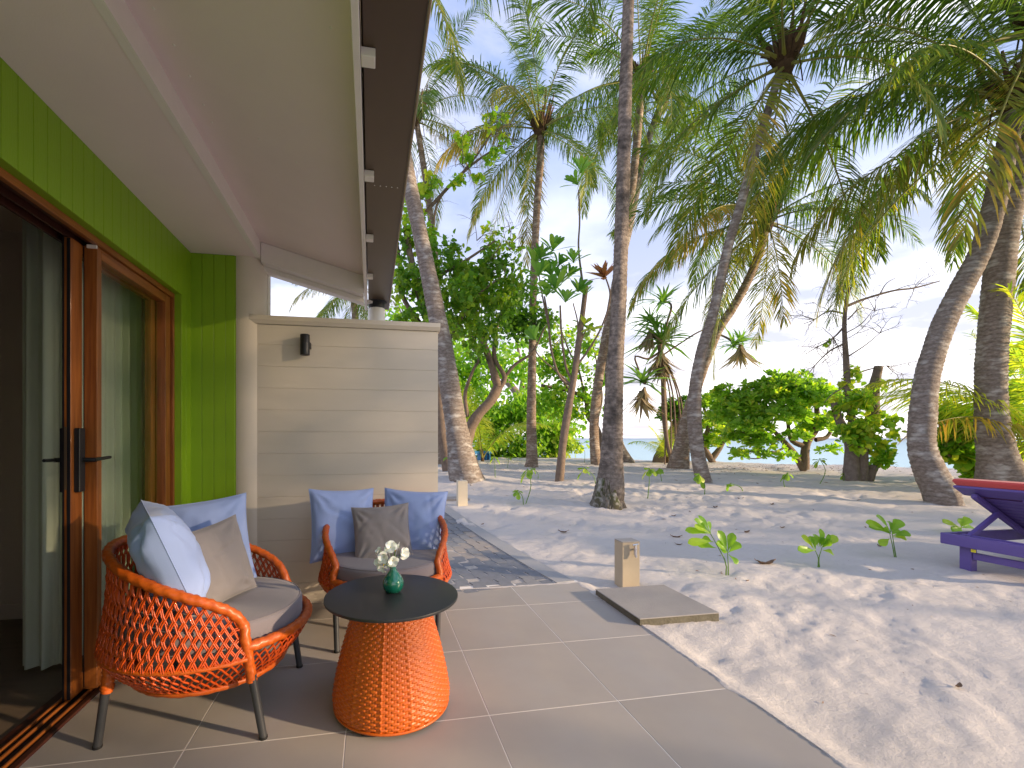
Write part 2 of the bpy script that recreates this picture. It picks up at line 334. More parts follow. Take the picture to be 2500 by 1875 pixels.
_tt = M_tile.node_tree; _tb = _tt.nodes['Principled BSDF']; _ts = _tb.inputs['Base Color'].links[0].from_socket; _to = _tt.nodes.new('ShaderNodeObjectInfo'); _tr2 = _tt.nodes.new('ShaderNodeMapRange'); _tr2.inputs[3].default_value = .93; _tr2.inputs[4].default_value = 1.06
_th = _tt.nodes.new('ShaderNodeHueSaturation'); _tt.links.new(_to.outputs['Random'], _tr2.inputs[0]); _tt.links.new(_tr2.outputs[0], _th.inputs['Value']); _tt.links.new(_ts, _th.inputs['Color']); _tt.links.new(_th.outputs[0], _tb.inputs['Base Color'])
M_moss = mat('mossy_root_bark', (.10, .085, .06), .95, .1, col2=(.055, .07, .02), nscale=5, ndetail=10, contrast=.3, bump=1.0, bscale=30, c3=(.36, .34, .31), n3=9)
M_branch = mat('brown_branch_bark', (.24, .18, .135), .9, .15, col2=(.13, .095, .072), nscale=14, ndetail=7, bump=.6, bscale=50)
M_dead = mat('dead_grey_branch', (.24, .195, .165), .9, .15, col2=(.13, .10, .085), nscale=14, bump=.5, bscale=50)
M_frond = leafmat('palm_leaflets', (.036, .088, .018), (.105, .17, .022), (.27, .25, .03), trans=.48, rough=.42, spec=.40, objrand=.2)
M_frondy = leafmat('yellowing_palm_leaflets', (.08, .14, .02), (.19, .20, .03), (.34, .22, .05), trans=.42, rough=.42)
M_rachis = mat('yellow_green_midrib', (.26, .24, .045), .45, .4, col2=(.20, .20, .04), nscale=3)
M_fibre = mat('brown_palm_fibre', (.12, .075, .04), .95, .1, col2=(.06, .04, .025), nscale=20, bump=.8, bscale=40)
M_leafA = leafmat('mid_green_leaves', (.045, .13, .020), (.13, .27, .03), (.26, .36, .04), trans=.48)
M_leafB = leafmat('fresh_green_leaves', (.095, .24, .028), (.25, .42, .045), (.48, .50, .05), trans=.5, rough=.35)
M_leafC = leafmat('glossy_dark_rosette_leaves', (.09, .23, .045), (.19, .36, .07), (.28, .42, .08), trans=.45, rough=.3, spec=.55)
M_leafR = leafmat('russet_leaves', (.22, .085, .035), (.36, .15, .07), (.42, .2, .1), trans=.35, rough=.5)
M_leafY = leafmat('lime_sapling_leaves', (.12, .25, .03), (.26, .40, .05), (.42, .48, .08), trans=.42, rough=.4)
M_leafP = leafmat('pandanus_leaves', (.07, .19, .05), (.17, .32, .07), None, trans=.4)
M_leafD = leafmat('withered_brown_leaves', (.17, .13, .085), (.34, .27, .18), None, trans=.2, rough=.8)
M_dry = mat('dry_brown_leaf', (.26, .165, .105), .8, .2, col2=(.14, .085, .055), nscale=30)
rng = np.random.default_rng(7)
# ================================================================ GROUND
path_A = Vector((1.66, 3.53, 0)); path_B = at(961, 1092); path_B.z = 0
pdir = (path_B - path_A).normalized(); pleft = Vector((-pdir.y, pdir.x, 0))
def axis(segs):
    out = []
    for a, b, s in segs: out += list(np.arange(a, b, s))
    out.append(segs[-1][1]); return np.array(out)
gx = axis([(-160, -20, 20), (-20, -2, 3), (-2, 1.0, .3), (1.0, 1.66, .06), (1.66, 1.69, .03), (1.69, 6.2, .026), (6.2, 10, .06), (10, 20, .16), (20, 40, .8), (40, 160, 12)])
gy = axis([(-60, -8, 6), (-8, 0.2, .5), (0.2, 5.2, .027), (5.2, 9, .05), (9, 16, .12), (16, 34, .4), (34, 60, 3), (60, 200, 20)])
X, Y = np.meshgrid(gx, gy); Z = ground_h(X, Y)
near = 1 / (1 + (np.hypot(X, Y) / 16) ** 2)
ca, sa = math.cos(.55), math.sin(.55)
u1 = X * ca + Y * sa; v1 = -X * sa + Y * ca
relief = (fbm(u1 * .9, v1 * 1.6, 4, 3) - .5) * .046 + (fbm(u1 * 2.6, v1 * 6.5, 4, 11) - .5) * .030 + (np.abs(fbm(u1 * 7, v1 * 15, 3, 21) - .5)) * -.022
relief *= (.55 + .8 * sstep((fbm(X * .7, Y * .7, 3, 31) - .35) * 4)) * (1 + 1.0 * sstep((Y - 4.5) / 3))
def dents(n, x0, x1, y0, y1, seed, amp):
    global relief
    r = np.random.default_rng(seed)
    for k in range(n):
        x, y = r.uniform(x0, x1), r.uniform(y0, y1); a = r.uniform(-.6, 1.2) + (math.pi if r.random() < .5 else 0)
        l, w = r.uniform(.10, .17), r.uniform(.05, .075); dd = r.uniform(.5, 1.0) * amp
        i0, i1 = np.searchsorted(gx, [x - .45, x + .45]); j0, j1 = np.searchsorted(gy, [y - .45, y + .45])
        if i1 <= i0 or j1 <= j0: continue
        xx = X[j0:j1, i0:i1] - x; yy = Y[j0:j1, i0:i1] - y
        p = (xx * math.cos(a) + yy * math.sin(a)) / l; q = (-xx * math.sin(a) + yy * math.cos(a)) / w; rr = np.sqrt(p * p + q * q)
        relief[j0:j1, i0:i1] += -dd * np.exp(-rr ** 4 * .8) * (1 - .3 * p) + dd * .55 * np.exp(-((rr - 1.35) / .3) ** 2) * (.6 + .5 * p)
dents(120, 1.75, 7.5, .3, 5.2, 5, .0065); dents(420, 1.5, 18, 5.5, 18, 6, .018); dents(200, 1.4, 6, 5, 9, 8, .015)
edge = np.where(Y < 3.6, sstep((X - 1.69) / .16), 1.0)
Z = Z + relief * (.18 + .82 * edge) + np.where((Y < 3.5), .0195 * np.exp(-((X - 1.70) / .08) ** 2), 0)
Z += .11 * np.exp(-(((X - 1.95) / 1.1) ** 2 + ((Y - 10.2) / 1.2) ** 2))
inside = (X < 1.685) & (Y < 3.53); Z[inside] = -.16
S = (X - path_A.x) * pleft.x + (Y - path_A.y) * pleft.y; T = (X - path_A.x) * pdir.x + (Y - path_A.y) * pdir.y
onpath = (S > .02) & (S < 1.75) & (T > 0) & (T < 9.0)
cover = np.exp(-((T - 2.35) / .28) ** 2) * np.exp(-((S - .05) / .16) ** 2)
Z = np.where(onpath, np.where(cover > .45, ground_h(X, Y) + .030, ground_h(X, Y) - .07), Z)
Z[(X < -3.5) & (Y < 6)] = -.16
ny, nx = X.shape; idx = np.arange(ny * nx).reshape(ny, nx)
F = np.stack([idx[:-1, :-1], idx[:-1, 1:], idx[1:, 1:], idx[1:, :-1]], -1).reshape(-1, 4)
tag(link('sand_ground', np_mesh('sand_ground', np.stack([X, Y, Z], -1), F, mats=[M_sand], smooth=True)), kind='structure')

# sea: shallow turquoise to the horizon
M_sea = bpy.data.materials.new('turquoise_sea'); M_sea.use_nodes = True; _t = M_sea.node_tree; _b = _t.nodes['Principled BSDF']
_g = _t.nodes.new('ShaderNodeNewGeometry'); _s = _t.nodes.new('ShaderNodeVectorMath'); _s.operation = 'LENGTH'; _t.links.new(_g.outputs['Position'], _s.inputs[0])
_r = _t.nodes.new('ShaderNodeMapRange'); _r.inputs[1].default_value = 30; _r.inputs[2].default_value = 900; _t.links.new(_s.outputs['Value'], _r.inputs[0])
_c = _t.nodes.new('ShaderNodeValToRGB'); _e = _c.color_ramp.elements; _e[0].color = (.40, .60, .61, 1); _e[1].color = (.12, .20, .28, 1); _q = _e.new(.15); _q.color = (.26, .44, .49, 1)
_t.links.new(_r.outputs[0], _c.inputs[0]); _t.links.new(_c.outputs[0], _b.inputs['Base Color']); _b.inputs['Roughness'].default_value = .35; _b.inputs['Specular IOR Level'].default_value = .22
_n = _t.nodes.new('ShaderNodeTexNoise'); _n.inputs['Scale'].default_value = .9; _n.inputs['Detail'].default_value = 8; _m = _t.nodes.new('ShaderNodeMapping'); _m.inputs['Scale'].default_value = (1, 3, 1); _m.inputs['Rotation'].default_value = (0, 0, R(40))
_t.links.new(_g.outputs['Position'], _m.inputs[0]); _t.links.new(_m.outputs[0], _n.inputs['Vector']); _bp = _t.nodes.new('ShaderNodeBump'); _bp.inputs['Strength'].default_value = .35; _bp.inputs['Distance'].default_value = .25
_t.links.new(_n.outputs['Fac'], _bp.inputs['Height']); _t.links.new(_bp.outputs[0], _b.inputs['Normal'])
wv = [(-6000, -6000, -.42), (6000, -6000, -.42), (6000, 7500, -.42), (-6000, 7500, -.42)]
tag(MB().add(wv, [(0, 1, 2, 3)]).obj('sea_water', M_sea), kind='structure')

# ================================================================ TERRACE
patio = tag(empty('tiled_terrace'), kind='structure')
MB().box(-1.255, 1.688, -1.1, 3.56, -.12, -.0009).obj('grout_bed', M_grout, patio)
xs = [-1.25, -.70, -.10, .50, 1.10, 1.69]; ys = [-1.1, .088, .688, 1.288, 1.888, 2.489, 3.090, 3.50]
for i in range(5):
    for j in range(len(ys) - 1):
        if i == 0 and False: continue
        MB().box(xs[i] + .0021, xs[i + 1] - .0021, ys[j] + .0021, ys[j + 1] - .0021, -.012, 0, bev=.0008).obj('floor_tile', M_tile, patio)

# sand blown onto the edges of the tiles
def drift(P0, P1, nrm, wmin, wmax, seed, n=260):
    t = np.linspace(0, 1, n); P0 = np.array(P0); P1 = np.array(P1); nrm = np.array(nrm); L_ = np.linalg.norm(P1 - P0)
    w = wmin + (wmax - wmin) * np.clip((fbm(t * L_ * 5, t * 0 + seed, 4, seed) - .35) * 2.2, 0, 1) ** 1.5
    V = []
    for k in range(n):
        b_ = P0 + (P1 - P0) * t[k]
        for q, h_ in ((-.07, -.035), (-.012, .0005), (0, .0035), (.45, .0035), (1, .0004)):
            o_ = nrm * (q if q < 0 else q * w[k]); V.append((b_[0] + o_[0], b_[1] + o_[1], h_ + .0015 * math.sin(k * 1.7) * (0 < q < 1)))
    return MB().add(V, [(k * 5 + j, k * 5 + j + 1, k * 5 + 6 + j, k * 5 + 5 + j) for k in range(n - 1) for j in range(4)])
tag(drift((1.692, .1), (1.692, 3.50), (-1, 0), .001, .035, 3).obj('sand_drift', M_sand, None, 'all'), kind='stuff')
tag(drift((.52, 3.50), (1.66, 3.50), (0, -1), .003, .045, 8).obj('sand_drift', M_sand, None, 'all'), kind='stuff')
# path of interlocking pavers with a kerb
path = tag(empty('paver_path', (path_A.x, path_A.y, 0)), kind='structure')
path.rotation_euler = (0, 0, math.atan2(pdir.y, pdir.x))       # local +x runs along the path, +y to its left
def pz(t, s):
    p = path_A + pdir * t + pleft * s; return float(ground_h(p.x, p.y))
MBk = MB()
ts = np.linspace(0, 9, 46)
V = []; Fk = []
for t in ts:
    z = pz(t, .08) + .022
    V += [(t, .0, z - .12), (t, .0, z), (t, .165, z), (t, .165, z - .12)]
for k in range(45):
    for j in range(3): Fk.append((k * 4 + j, k * 4 + j + 1, (k + 1) * 4 + j + 1, (k + 1) * 4 + j))
Fk.append((0, 3, 2, 1)); MBk.add(V, Fk); MBk.obj('kerb', M_kerb, path)
V = []; Fk = []
for t in ts:
    z = pz(t, .6) + .0125
    V += [(t, .165, z), (t, 1.62, z)]
for k in range(45): Fk.append((k * 2, k * 2 + 1, k * 2 + 3, k * 2 + 2))
MB().add(V, Fk).obj('joint_sand', M_joint, path)
PL, PW = .225, .1125; zz = .013; g = .0022
def paver_mesh(m):
    n = 4; a = []; b = []
    for k in range(n + 1):
        t = -PL / 2 + g / 2 + (PL - g) * k / n
        o = zz * (1 if k in (1, 2) else -1 if k in (3, 4) and k != 4 else 0) * .8
        if k == 4: o = 0
        a.append((t, -PW / 2 + g / 2 + o)); b.append((t, PW / 2 - g / 2 + o))
    poly = a + b[::-1]; top = [(p[0] * .985, p[1] * .975) for p in poly]
    N = len(poly); V = [(p[0], p[1], -.05) for p in poly] + [(p[0], p[1], -.005) for p in poly] + [(p[0], p[1], 0) for p in top]
    Fp = [tuple(range(2 * N, 3 * N))]
    for k in range(2):
        for i in range(N): Fp.append((k * N + i, k * N + (i + 1) % N, (k + 1) * N + (i + 1) % N, (k + 1) * N + i))
    me = bpy.data.meshes.new('paver'); me.from_pydata(V, [], Fp); me.materials.append(m); return me
pms = [paver_mesh(m) for m in M_paver]
cnt = 0
for c in range(9):
    for k in range(30):
        s = .165 + PW * (c + .5); t = .13 + PL * (k + .5 * ((c + 1) % 2)); 
        if t > 6.3 or cnt >= 296: continue
        nz = vnoise(np.array([t * 1.7]), np.array([s * 1.3]), 4)[0] + rng.uniform(-.22, .22)
        o = link('paver', pms[0 if nz > .52 else (2 if nz > .40 else 1)], path, (t, s, pz(t, s) + .016 + rng.uniform(-.003, .003)))
        o.rotation_euler = (rng.uniform(-.012, .012), rng.uniform(-.012, .012) - .03, rng.uniform(-.015, .015)); cnt += 1

for c in range(0, 9, 2):
    s = .165 + PW * (c + .5); t = .072
    o = link('paver', pms[c % 3], path, (t - .012, s, pz(t, s) + .016)); o.scale = (.42, 1, 1)

# ================================================================ BUNGALOW
house = tag(empty('bungalow', (-1.25, 2.3, 0)), 'bungalow veranda side with lime green boards, orange wood sliding door and beige sloping eave', 'bungalow')
HI = Matrix.Translation((1.25, -2.3, 0))
def H(mb, name, mats, smooth=False, parent=None, loc=True):
    """link under the house, geometry given in world coordinates"""
    mb.v = [tuple((HI @ Vector(p))) for p in mb.v] if (parent is None or parent.get('_root')) else [tuple((HI @ Vector(p))) for p in mb.v]
    return mb.obj(name, mats, parent or house, smooth)
# green boards above the door
H(MB().box(-1.2998, -1.2135, -.35, 3.2148, 2.124, 2.60), 'header_backing', M_green)
y = 3.2895
me_b = MB().box(-.006, .0, .0011, .0724, 0, .334, bev=.0016).mesh('header_board', [M_green])
yy = 3.298 - .0735
for k in range(34):
    y0 = 1.755 + .0735 * (20 - k) - .0735 * 1
    if y0 + .0735 > 3.3: continue
    o = link('header_board', me_b, house, (-1.21 + 1.25, y0 - 2.3, 2.122))
H(MB().box(-1.24, -1.21, 3.2260, 3.2885, 2.122, 2.456, bev=.0016), 'header_board', M_green)
H(MB().box(-1.30, -1.2155, 3.2150, 3.4550, 0, 2.4565), 'jamb_backing', M_green)
H(MB().box(-1.2150, -1.2100, 3.2150, 3.2885, 0, 2.1215, bev=.0016), 'jamb_board', M_green)
H(MB().box(-1.2150, -1.2100, 3.2905, 3.3690, 0, 2.456, bev=.0016), 'jamb_board', M_green)
H(MB().box(-1.2505, -1.2135, 1.40, 3.2148, 2.1222, 2.1239), 'door_head_reveal', M_green)
gxs = [-1.2149, -1.140, -1.064, -.988, -.93]
H(MB().box(-1.2154, -.90, 3.3765, 3.43, 0, 2.456), 'side_wall_backing', M_green)
for a, b in zip(gxs[:-1], gxs[1:]): H(MB().box(a + .001, b - .0015, 3.370, 3.378, 0, 2.456, bev=.0016), 'side_wall_board', M_green)
H(MB().box(-1.30, -1.21, -.35, 1.40, 0, 2.122), 'front_wall', M_green)
# ceilings, step, eave board
H(MB().box(-1.32, -.795, -2.6, 3.60, 2.4570, 2.52), 'ceiling_panel', M_ceiling)
H(MB().box(-.795, -.760, -2.6, 3.44, 2.4545, 2.60), 'ceiling_step', M_white)
sl = [(-.760, 2.562), (-.052, 2.371), (-.052, 2.43), (-.760, 2.62)]
H(MB().add([(p[0], y_, p[1]) for y_ in (-2.6, 3.60) for p in sl], [(0, 1, 2, 3), (7, 6, 5, 4), (0, 4, 5, 1), (1, 5, 6, 2), (2, 6, 7, 3), (3, 7, 4, 0)]), 'sloping_ceiling', M_ceiling)
for (y0, y1, h0, h1, nm) in ((3.36, 3.44, .137, 0, 'rafter'), (3.445, 3.53, .172, 0, 'rafter')):
    zt = lambda x: 2.562 + (x + .76) * (2.371 - 2.562) / .708 - .002
    P = [(-.757, zt(-.757) - h0), (-.054, zt(-.054) - h0), (-.054, zt(-.054)), (-.757, zt(-.757))]
    H(MB().add([(p[0], y_, p[1]) for y_ in (y0, y1) for p in P], [(0, 1, 2, 3), (7, 6, 5, 4), (0, 4, 5, 1), (1, 5, 6, 2), (2, 6, 7, 3), (3, 7, 4, 0)]), nm, M_white)
H(MB().box(-.052, -.030, -2.6, 3.92, 2.272, 2.42, bev=.002), 'fascia_board', M_white)
ro = [(-5.2, 3.78), (.06, 2.44), (.06, 2.50), (-5.2, 3.84)]
H(MB().add([(p[0], y_, p[1]) for y_ in (-2.8, 3.62) for p in ro], [(0, 1, 2, 3), (7, 6, 5, 4), (0, 4, 5, 1), (1, 5, 6, 2), (2, 6, 7, 3), (3, 7, 4, 0)]), 'roof', M_gutter)
gut = H(MB().box(-.0215, .143, -2.6, 3.97, 2.300, 2.304).box(-.0215, -.0185, -2.6, 3.97, 2.304, 2.40).box(-.0185, .140, 3.966, 3.97, 2.304, 2.41), 'gutter', M_gutter)
H(MB().box(.1435, .152, -2.6, 3.972, 2.292, 2.43, bev=.002), 'gutter_lip', M_gutlip)
for yb in (1.33, 1.93, 2.53, 3.13, 3.72): H(MB().box(-.0285, .012, yb - .022, yb + .022, 2.272, 2.2985, bev=.002), 'gutter_bracket', M_white)
for yb in (2.02,):
    for k in range(5): H(MB().lathe([(0, -.001), (.0035, -.001), (.003, -.003), (0, -.0035)], 8, (.015 + k * .025, yb, 2.30)), 'rivet', M_chrome)
mb = MB().lathe([(.0001, 2.20), (.066, 2.20), (.066, 2.286), (.085, 2.2985), (.0001, 2.2985)], 28, (.045, 3.76, 0)); H(mb, 'gutter_outlet', M_rubber, True)
mb = MB().lathe([(.069, -.1), (.069, 2.235), (.066, 2.243), (.060, 2.243)], 28, (.045, 3.76, 0)); H(mb, 'downpipe', M_pipe, True)
mb = MB().lathe([(.127, -.05), (.127, 2.53)], 40, (-.872, 3.492, 0)); H(mb, 'round_column', M_beige, True)
H(MB().box(-.80, -.742, 3.50, 3.60, 2.0, 2.50), 'column_pier', M_beige)
nl_ = MB()
for (u_, v_) in ((332, 18), (376, 97), (410, 164), (440, 226), (458, 264), (560, 300), (715, 60), (640, 350)):
    r_ = ray(u_, v_); k_ = -.2698; tt = (2.562 + k_ * .76 - EYE) / (r_.z - k_ * r_.x); p_ = O3 + r_ * tt; nl_.lathe([(.0001, -.003), (.003, -.002), (.006, 0), (.0001, .004)], 8, (p_.x, p_.y, p_.z))
tag(H(nl_, 'ceiling_nails', M_white), kind='stuff')
# sliding door: frame, head, sill tracks
door = empty('sliding_door'); door.parent = house; door.location = (0, 0, 0)
def D(mb, name, m, smooth=False): mb.v = [tuple(HI @ Vector(p)) for p in mb.v]; return mb.obj(name, m, door, smooth)
D(MB().box(-1.275, -1.2505, 1.40, 3.2148, 2.091, 2.1218, bev=.0015), 'head_trim', M_woodh)
D(MB().box(-1.42, -1.276, 1.40, 3.2148, 2.121, 2.16).box(-1.30, -1.2755, 1.40, 3.18, 2.098, 2.1205).box(-1.345, -1.335, 1.40, 3.18, 2.09, 2.1205).box(-1.40, -1.385, 1.40, 3.18, 2.085, 2.1205), 'head_track', M_wooddark)
D(MB().box(-1.40, -1.2505, 3.1930, 3.2146, 0, 2.0905, bev=.0015), 'side_jamb', M_wood)
D(MB().box(-1.275, -1.2505, -.0, 3.2, -.03, .012, bev=.002).box(-1.425, -1.386, 0, 3.19, -.03, .010), 'sill', M_wooddark)
D(MB().box(-1.3849, -1.2755, 0, 3.19, -.03, .003), 'track_channel', M_chan)
for xt in (-1.292, -1.338, -1.372): D(MB().box(xt - .0055, xt + .0055, 0, 3.185, .003, .018, bev=.002), 'track_rail', M_woodh)
# fixed leaf
D(MB().box(-1.315, -1.262, 2.390, 2.427, .018, 2.088, bev=.002), 'stile', M_wood)
D(MB().box(-1.315, -1.262, 3.108, 3.178, .018, 2.088, bev=.002), 'stile', M_wood)
D(MB().box(-1.313, -1.262, 2.4275, 3.1075, 2.038, 2.087, bev=.002), 'top_rail', M_woodh)
D(MB().box(-1.313, -1.262, 2.4275, 3.1075, .018, .10, bev=.002), 'bottom_rail', M_woodh)
D(MB().box(-1.319, -1.3155, 2.391, 2.40, .03, 2.08), 'weather_strip', M_chan)
D(MB().box(-1.293, -1.285, 2.4275, 3.1075, .10, 2.038), 'glass_pane', M_glass)
D(MB().box(-1.30, -1.26, 2.380, 2.3895, 2.075, 2.09), 'rail_clip', M_white)
# sliding leaf, pushed open behind the fixed one
D(MB().box(-1.352, -1.320, 2.303, 2.383, .018, 2.088, bev=.002), 'stile', M_wood)
D(MB().box(-1.353, -1.345, 2.3005, 2.3028, .02, 2.085).box(-1.335, -1.322, 2.3012, 2.3028, .02, 2.085), 'weather_strip', M_chan)
D(MB().box(-1.352, -1.320, 3.05, 3.12, .018, 2.088), 'stile', M_wood)
D(MB().box(-1.350, -1.322, 2.3835, 3.0495, 2.03, 2.087), 'top_rail', M_woodh)
D(MB().box(-1.350, -1.322, 2.3835, 3.0495, .018, .10), 'bottom_rail', M_woodh)
D(MB().box(-1.340, -1.332, 2.3835, 3.0495, .10, 2.03), 'glass_pane', M_glass)
D(MB().box(-1.3438, -1.3355, 2.2990, 2.3004, .96, 1.24), 'lock_plate', M_gutter)
hb = MB().box(-1.3195, -1.296, 2.322, 2.364, .945, 1.235, bev=.003)
D(hb, 'handle_plate', M_black)
D(MB().tube([(-1.298, 2.352, 1.090), (-1.262, 2.352, 1.090), (-1.252, 2.356, 1.090)], .0105, 12).tube([(-1.253, 2.350, 1.090), (-1.252, 2.40, 1.093), (-1.250, 2.475, 1.097)], [.009, .008, .0075], 10), 'handle_lever', M_black, True)
D(MB().box(-1.376, -1.3525, 2.322, 2.364, .945, 1.235, bev=.003), 'handle_plate', M_black)
D(MB().tube([(-1.374, 2.345, 1.090), (-1.41, 2.345, 1.090)], .0105, 12).tube([(-1.405, 2.343, 1.090), (-1.408, 2.275, 1.091)], [.009, .0075], 10), 'handle_lever', M_black, True)
# room
H(MB().box(-4.7, -1.426, -2.6, 3.50, -.06, .001), 'room_floor', M_floor)
H(MB().box(-4.8, -4.7, -2.6, 3.60, 0, 2.7).box(-4.7, -1.30, 3.46, 3.60, 0, 2.7).box(-4.7, -1.31, -2.7, -2.6, 0, 2.7), 'room_wall', M_room)
H(MB().box(-4.8, -1.32, -2.7, 3.60, 2.55, 2.62), 'room_ceiling', M_room)
H(MB().box(-1.32, -1.30, -2.6, 1.40, 0, 2.6), 'inner_wall', M_room)
H(MB().box(-4.69, -1.45, 3.445, 3.459, .001, .10, bev=.003), 'skirting', M_room)
H(MB().box(-1.32, -1.27, -2.6, -.36, 0, 2.6), 'outer_wall', M_green)
# curtain: a pleated sheet drawn to the side behind the glass
def curtain(pts, amp, n=150, waves=17, seed=0):
    P = smooth_path([(p[0], p[1], 0) for p in pts], n); Pt, Tt, Nn, Bb = frames(P); zs = np.linspace(.03, 2.46, 14); V = []
    for k, z in enumerate(zs):
        f = (z - .03) / 2.43
        for i in range(n):
            t = i / (n - 1); off = amp * (1.15 - .35 * f) * (math.sin(waves * 2 * math.pi * t + 1.6 * math.sin(9 * t + seed) + .3 * (1 - f) * math.sin(11 * t)) + .35 * math.sin(waves * 4.6 * math.pi * t + 2)) * (.55 + .6 * math.sin(5.3 * t + .6) ** 2)
            nrm = np.array([-Tt[i][1], Tt[i][0], 0]); q = P[i] + nrm * off; V.append((q[0], q[1], z))
    Fc = [(k * n + i, k * n + i + 1, (k + 1) * n + i + 1, (k + 1) * n + i) for k in range(13) for i in range(n - 1)]
    return MB().add(V, Fc)
cu = curtain([(-1.745, 2.66), (-1.64, 2.63), (-1.54, 2.66), (-1.495, 2.80), (-1.48, 3.05), (-1.475, 3.40)], .020, n=190, waves=11)
tag(cu.obj('curtain', M_curtain, smooth='all'), 'sheer pale green curtain hanging in pleats behind the sliding door', 'curtain')

# ================================================================ SCREEN WALL
wall = tag(empty('screen_wall', (-.15, 3.46, 0)), 'beige screen wall of horizontal boards with a capped top behind the second chair', 'wall')
WI = Matrix.Translation((.15, -3.46, 0))
def W(mb, name, m, smooth=False): mb.v = [tuple(WI @ Vector(p)) for p in mb.v]; return mb.obj(name, m, wall, smooth)
W(MB().box(-.83, .4955, 3.3985, 3.56, -.05, 1.994), 'wall_core', M_beige)
bz = [.0] + [1.853 - .1545 * k for k in range(11, -1, -1)] + [1.994]
for a, b in zip(bz[:-1], bz[1:]): W(MB().box(-.80, .497, 3.3950, 3.4020, a + .0008, b - .0008, bev=.0011), 'wall_board', M_beige)
cap = MB()
capP = [(3.368, 2.052), (3.368, 2.022), (3.384, 1.9955), (3.575, 1.9955), (3.575, 2.052)]
Vc = [(x, p[0], p[1]) for x in (-.838, .512) for p in capP]; cap.add(Vc, [(4, 3, 2, 1, 0), (5, 6, 7, 8, 9)] + [(i, (i + 1) % 5, 5 + (i + 1) % 5, 5 + i) for i in range(5)])
W(cap, 'wall_cap', M_beige)
W(MB().box(-.742, -.12, 3.51, 3.60, 2.0525, 2.082, bev=.008), 'upper_sill', M_white)
lamp = tag(empty('wall_light', tuple(PY(661, 748, 3.395))), 'small black cylinder light on the beige board wall', 'wall light')
MB().lathe([(.0001, -.068), (.026, -.068), (.026, -.072), (.032, -.072), (.033, -.068), (.033, .069), (.031, .072), (.026, .072), (.026, .068), (.0001, .068)], 28, (0, -.052, 0)).obj('lamp_body', M_black, lamp, True)
MB().box(.012, .038, -.05, -.0005, -.022, .020, bev=.002).obj('lamp_bracket', M_black, lamp)

# ================================================================ SLABS AND TAP POSTS
slab = tag(empty('concrete_slab', (1.96, 2.905, 0)), 'grey concrete stepping slab beside the terrace below the tap post', 'slab')
MB().box(-.285, .288, -.288, .288, -.10, .037, bev=.004).obj('slab_body', M_concdark, slab)
MB().box(-.2875, .2905, -.2905, .2905, .0375, .045, bev=.003).obj('slab_top', M_conc, slab)
tp = tag(empty('tap_post', (2.08, 3.432, 0)), 'short tan tap post with a chrome tap by the near concrete slab', 'tap post')
MB().box(-.0765, .0765, -.062, .062, -.10, .340, bev=.002).obj('post_body', M_post, tp)
MB().box(-.0775, .0775, -.063, .063, .3405, .349, bev=.002).obj('post_top', mat('grey_post_top', (.36, .33, .30), .7, .2), tp)
MB().tube([(.018, -.062, .285), (.018, -.10, .285)], .0085, 12).tube([(.018, -.094, .302), (.018, -.094, .250), (.022, -.102, .226)], [.013, .0125, .008], 12).tube([(.018, -.094, .300), (.018, -.094, .330)], [.013, .010], 12).tube([(-.004, -.094, .326), (.040, -.096, .333)], [.007, .0065], 10).obj('tap', M_chrome, tp, True)
b2 = at(1000, 1094); tp2 = tag(empty('tap_post', tuple(b2)), 'cream tap post standing in the sand by the far end of the path', 'tap post')
MB().box(-.076, .076, -.0, .14, -.12, .395, bev=.003).obj('post_body', M_cream, tp2); MB().tube([(-.01, .06, .39), (-.01, .06, .425)], .02, 12).obj('tap_head', M_chrome, tp2, True)
s2 = at(972, 1083); sl2 = tag(empty('concrete_slab', (s2.x - .02, s2.y + .28, s2.z)), 'thin grey concrete slab in the sand behind the cream tap post', 'slab')
MB().box(-.22, .36, -.22, .26, -.08, .030, bev=.004).obj('slab_body', M_conc, sl2)
# ================================================================ WICKER TUB CHAIRS
RIMH = [(0, .735), (30, .728), (55, .690), (80, .640), (100, .590), (114, .548), (122, .510), (128, .455), (130, .40)]
def rim_h(ph): return float(np.interp(abs(ph), [a for a, b in RIMH], [b for a, b in RIMH]))
def tub(ph, w):
    """upper shell: ph from the back in degrees, w 0 at the belly .. 1 at the rim"""
    zb = .335; z = zb + (rim_h(ph) - zb) * w; r = .425 - .040 * w - .012 * math.sin(w * math.pi)
    a = math.radians(ph); return np.array([r * math.sin(a) * .965, -r * math.cos(a), z])
def bowl(ph, w):
    z = .335 - .135 * w; r = .425 - .115 * w ** 1.35; front = max(0, -math.cos(math.radians(ph)))
    if w < .0001: pass
    a = math.radians(ph); return np.array([r * math.sin(a) * .965, -(r - .018 * front) * math.cos(a), z + .02 * front * (1 - w)])
def strand(fn, p0, dp, lim, sgn, n=13):
    pts = []
    for k in range(n):
        w = k / (n - 1); ph = p0 + dp * w
        if lim and abs(ph) > lim: 
            if len(pts) > 2: break
            pts = []; continue
        q = fn(ph if not False else ph, w); out = np.array([math.sin(math.radians(ph)), -math.cos(math.radians(ph)), 0]); pts.append(q + out * (.0038 * sgn * (1 if k % 2 else -.6)))
    return pts
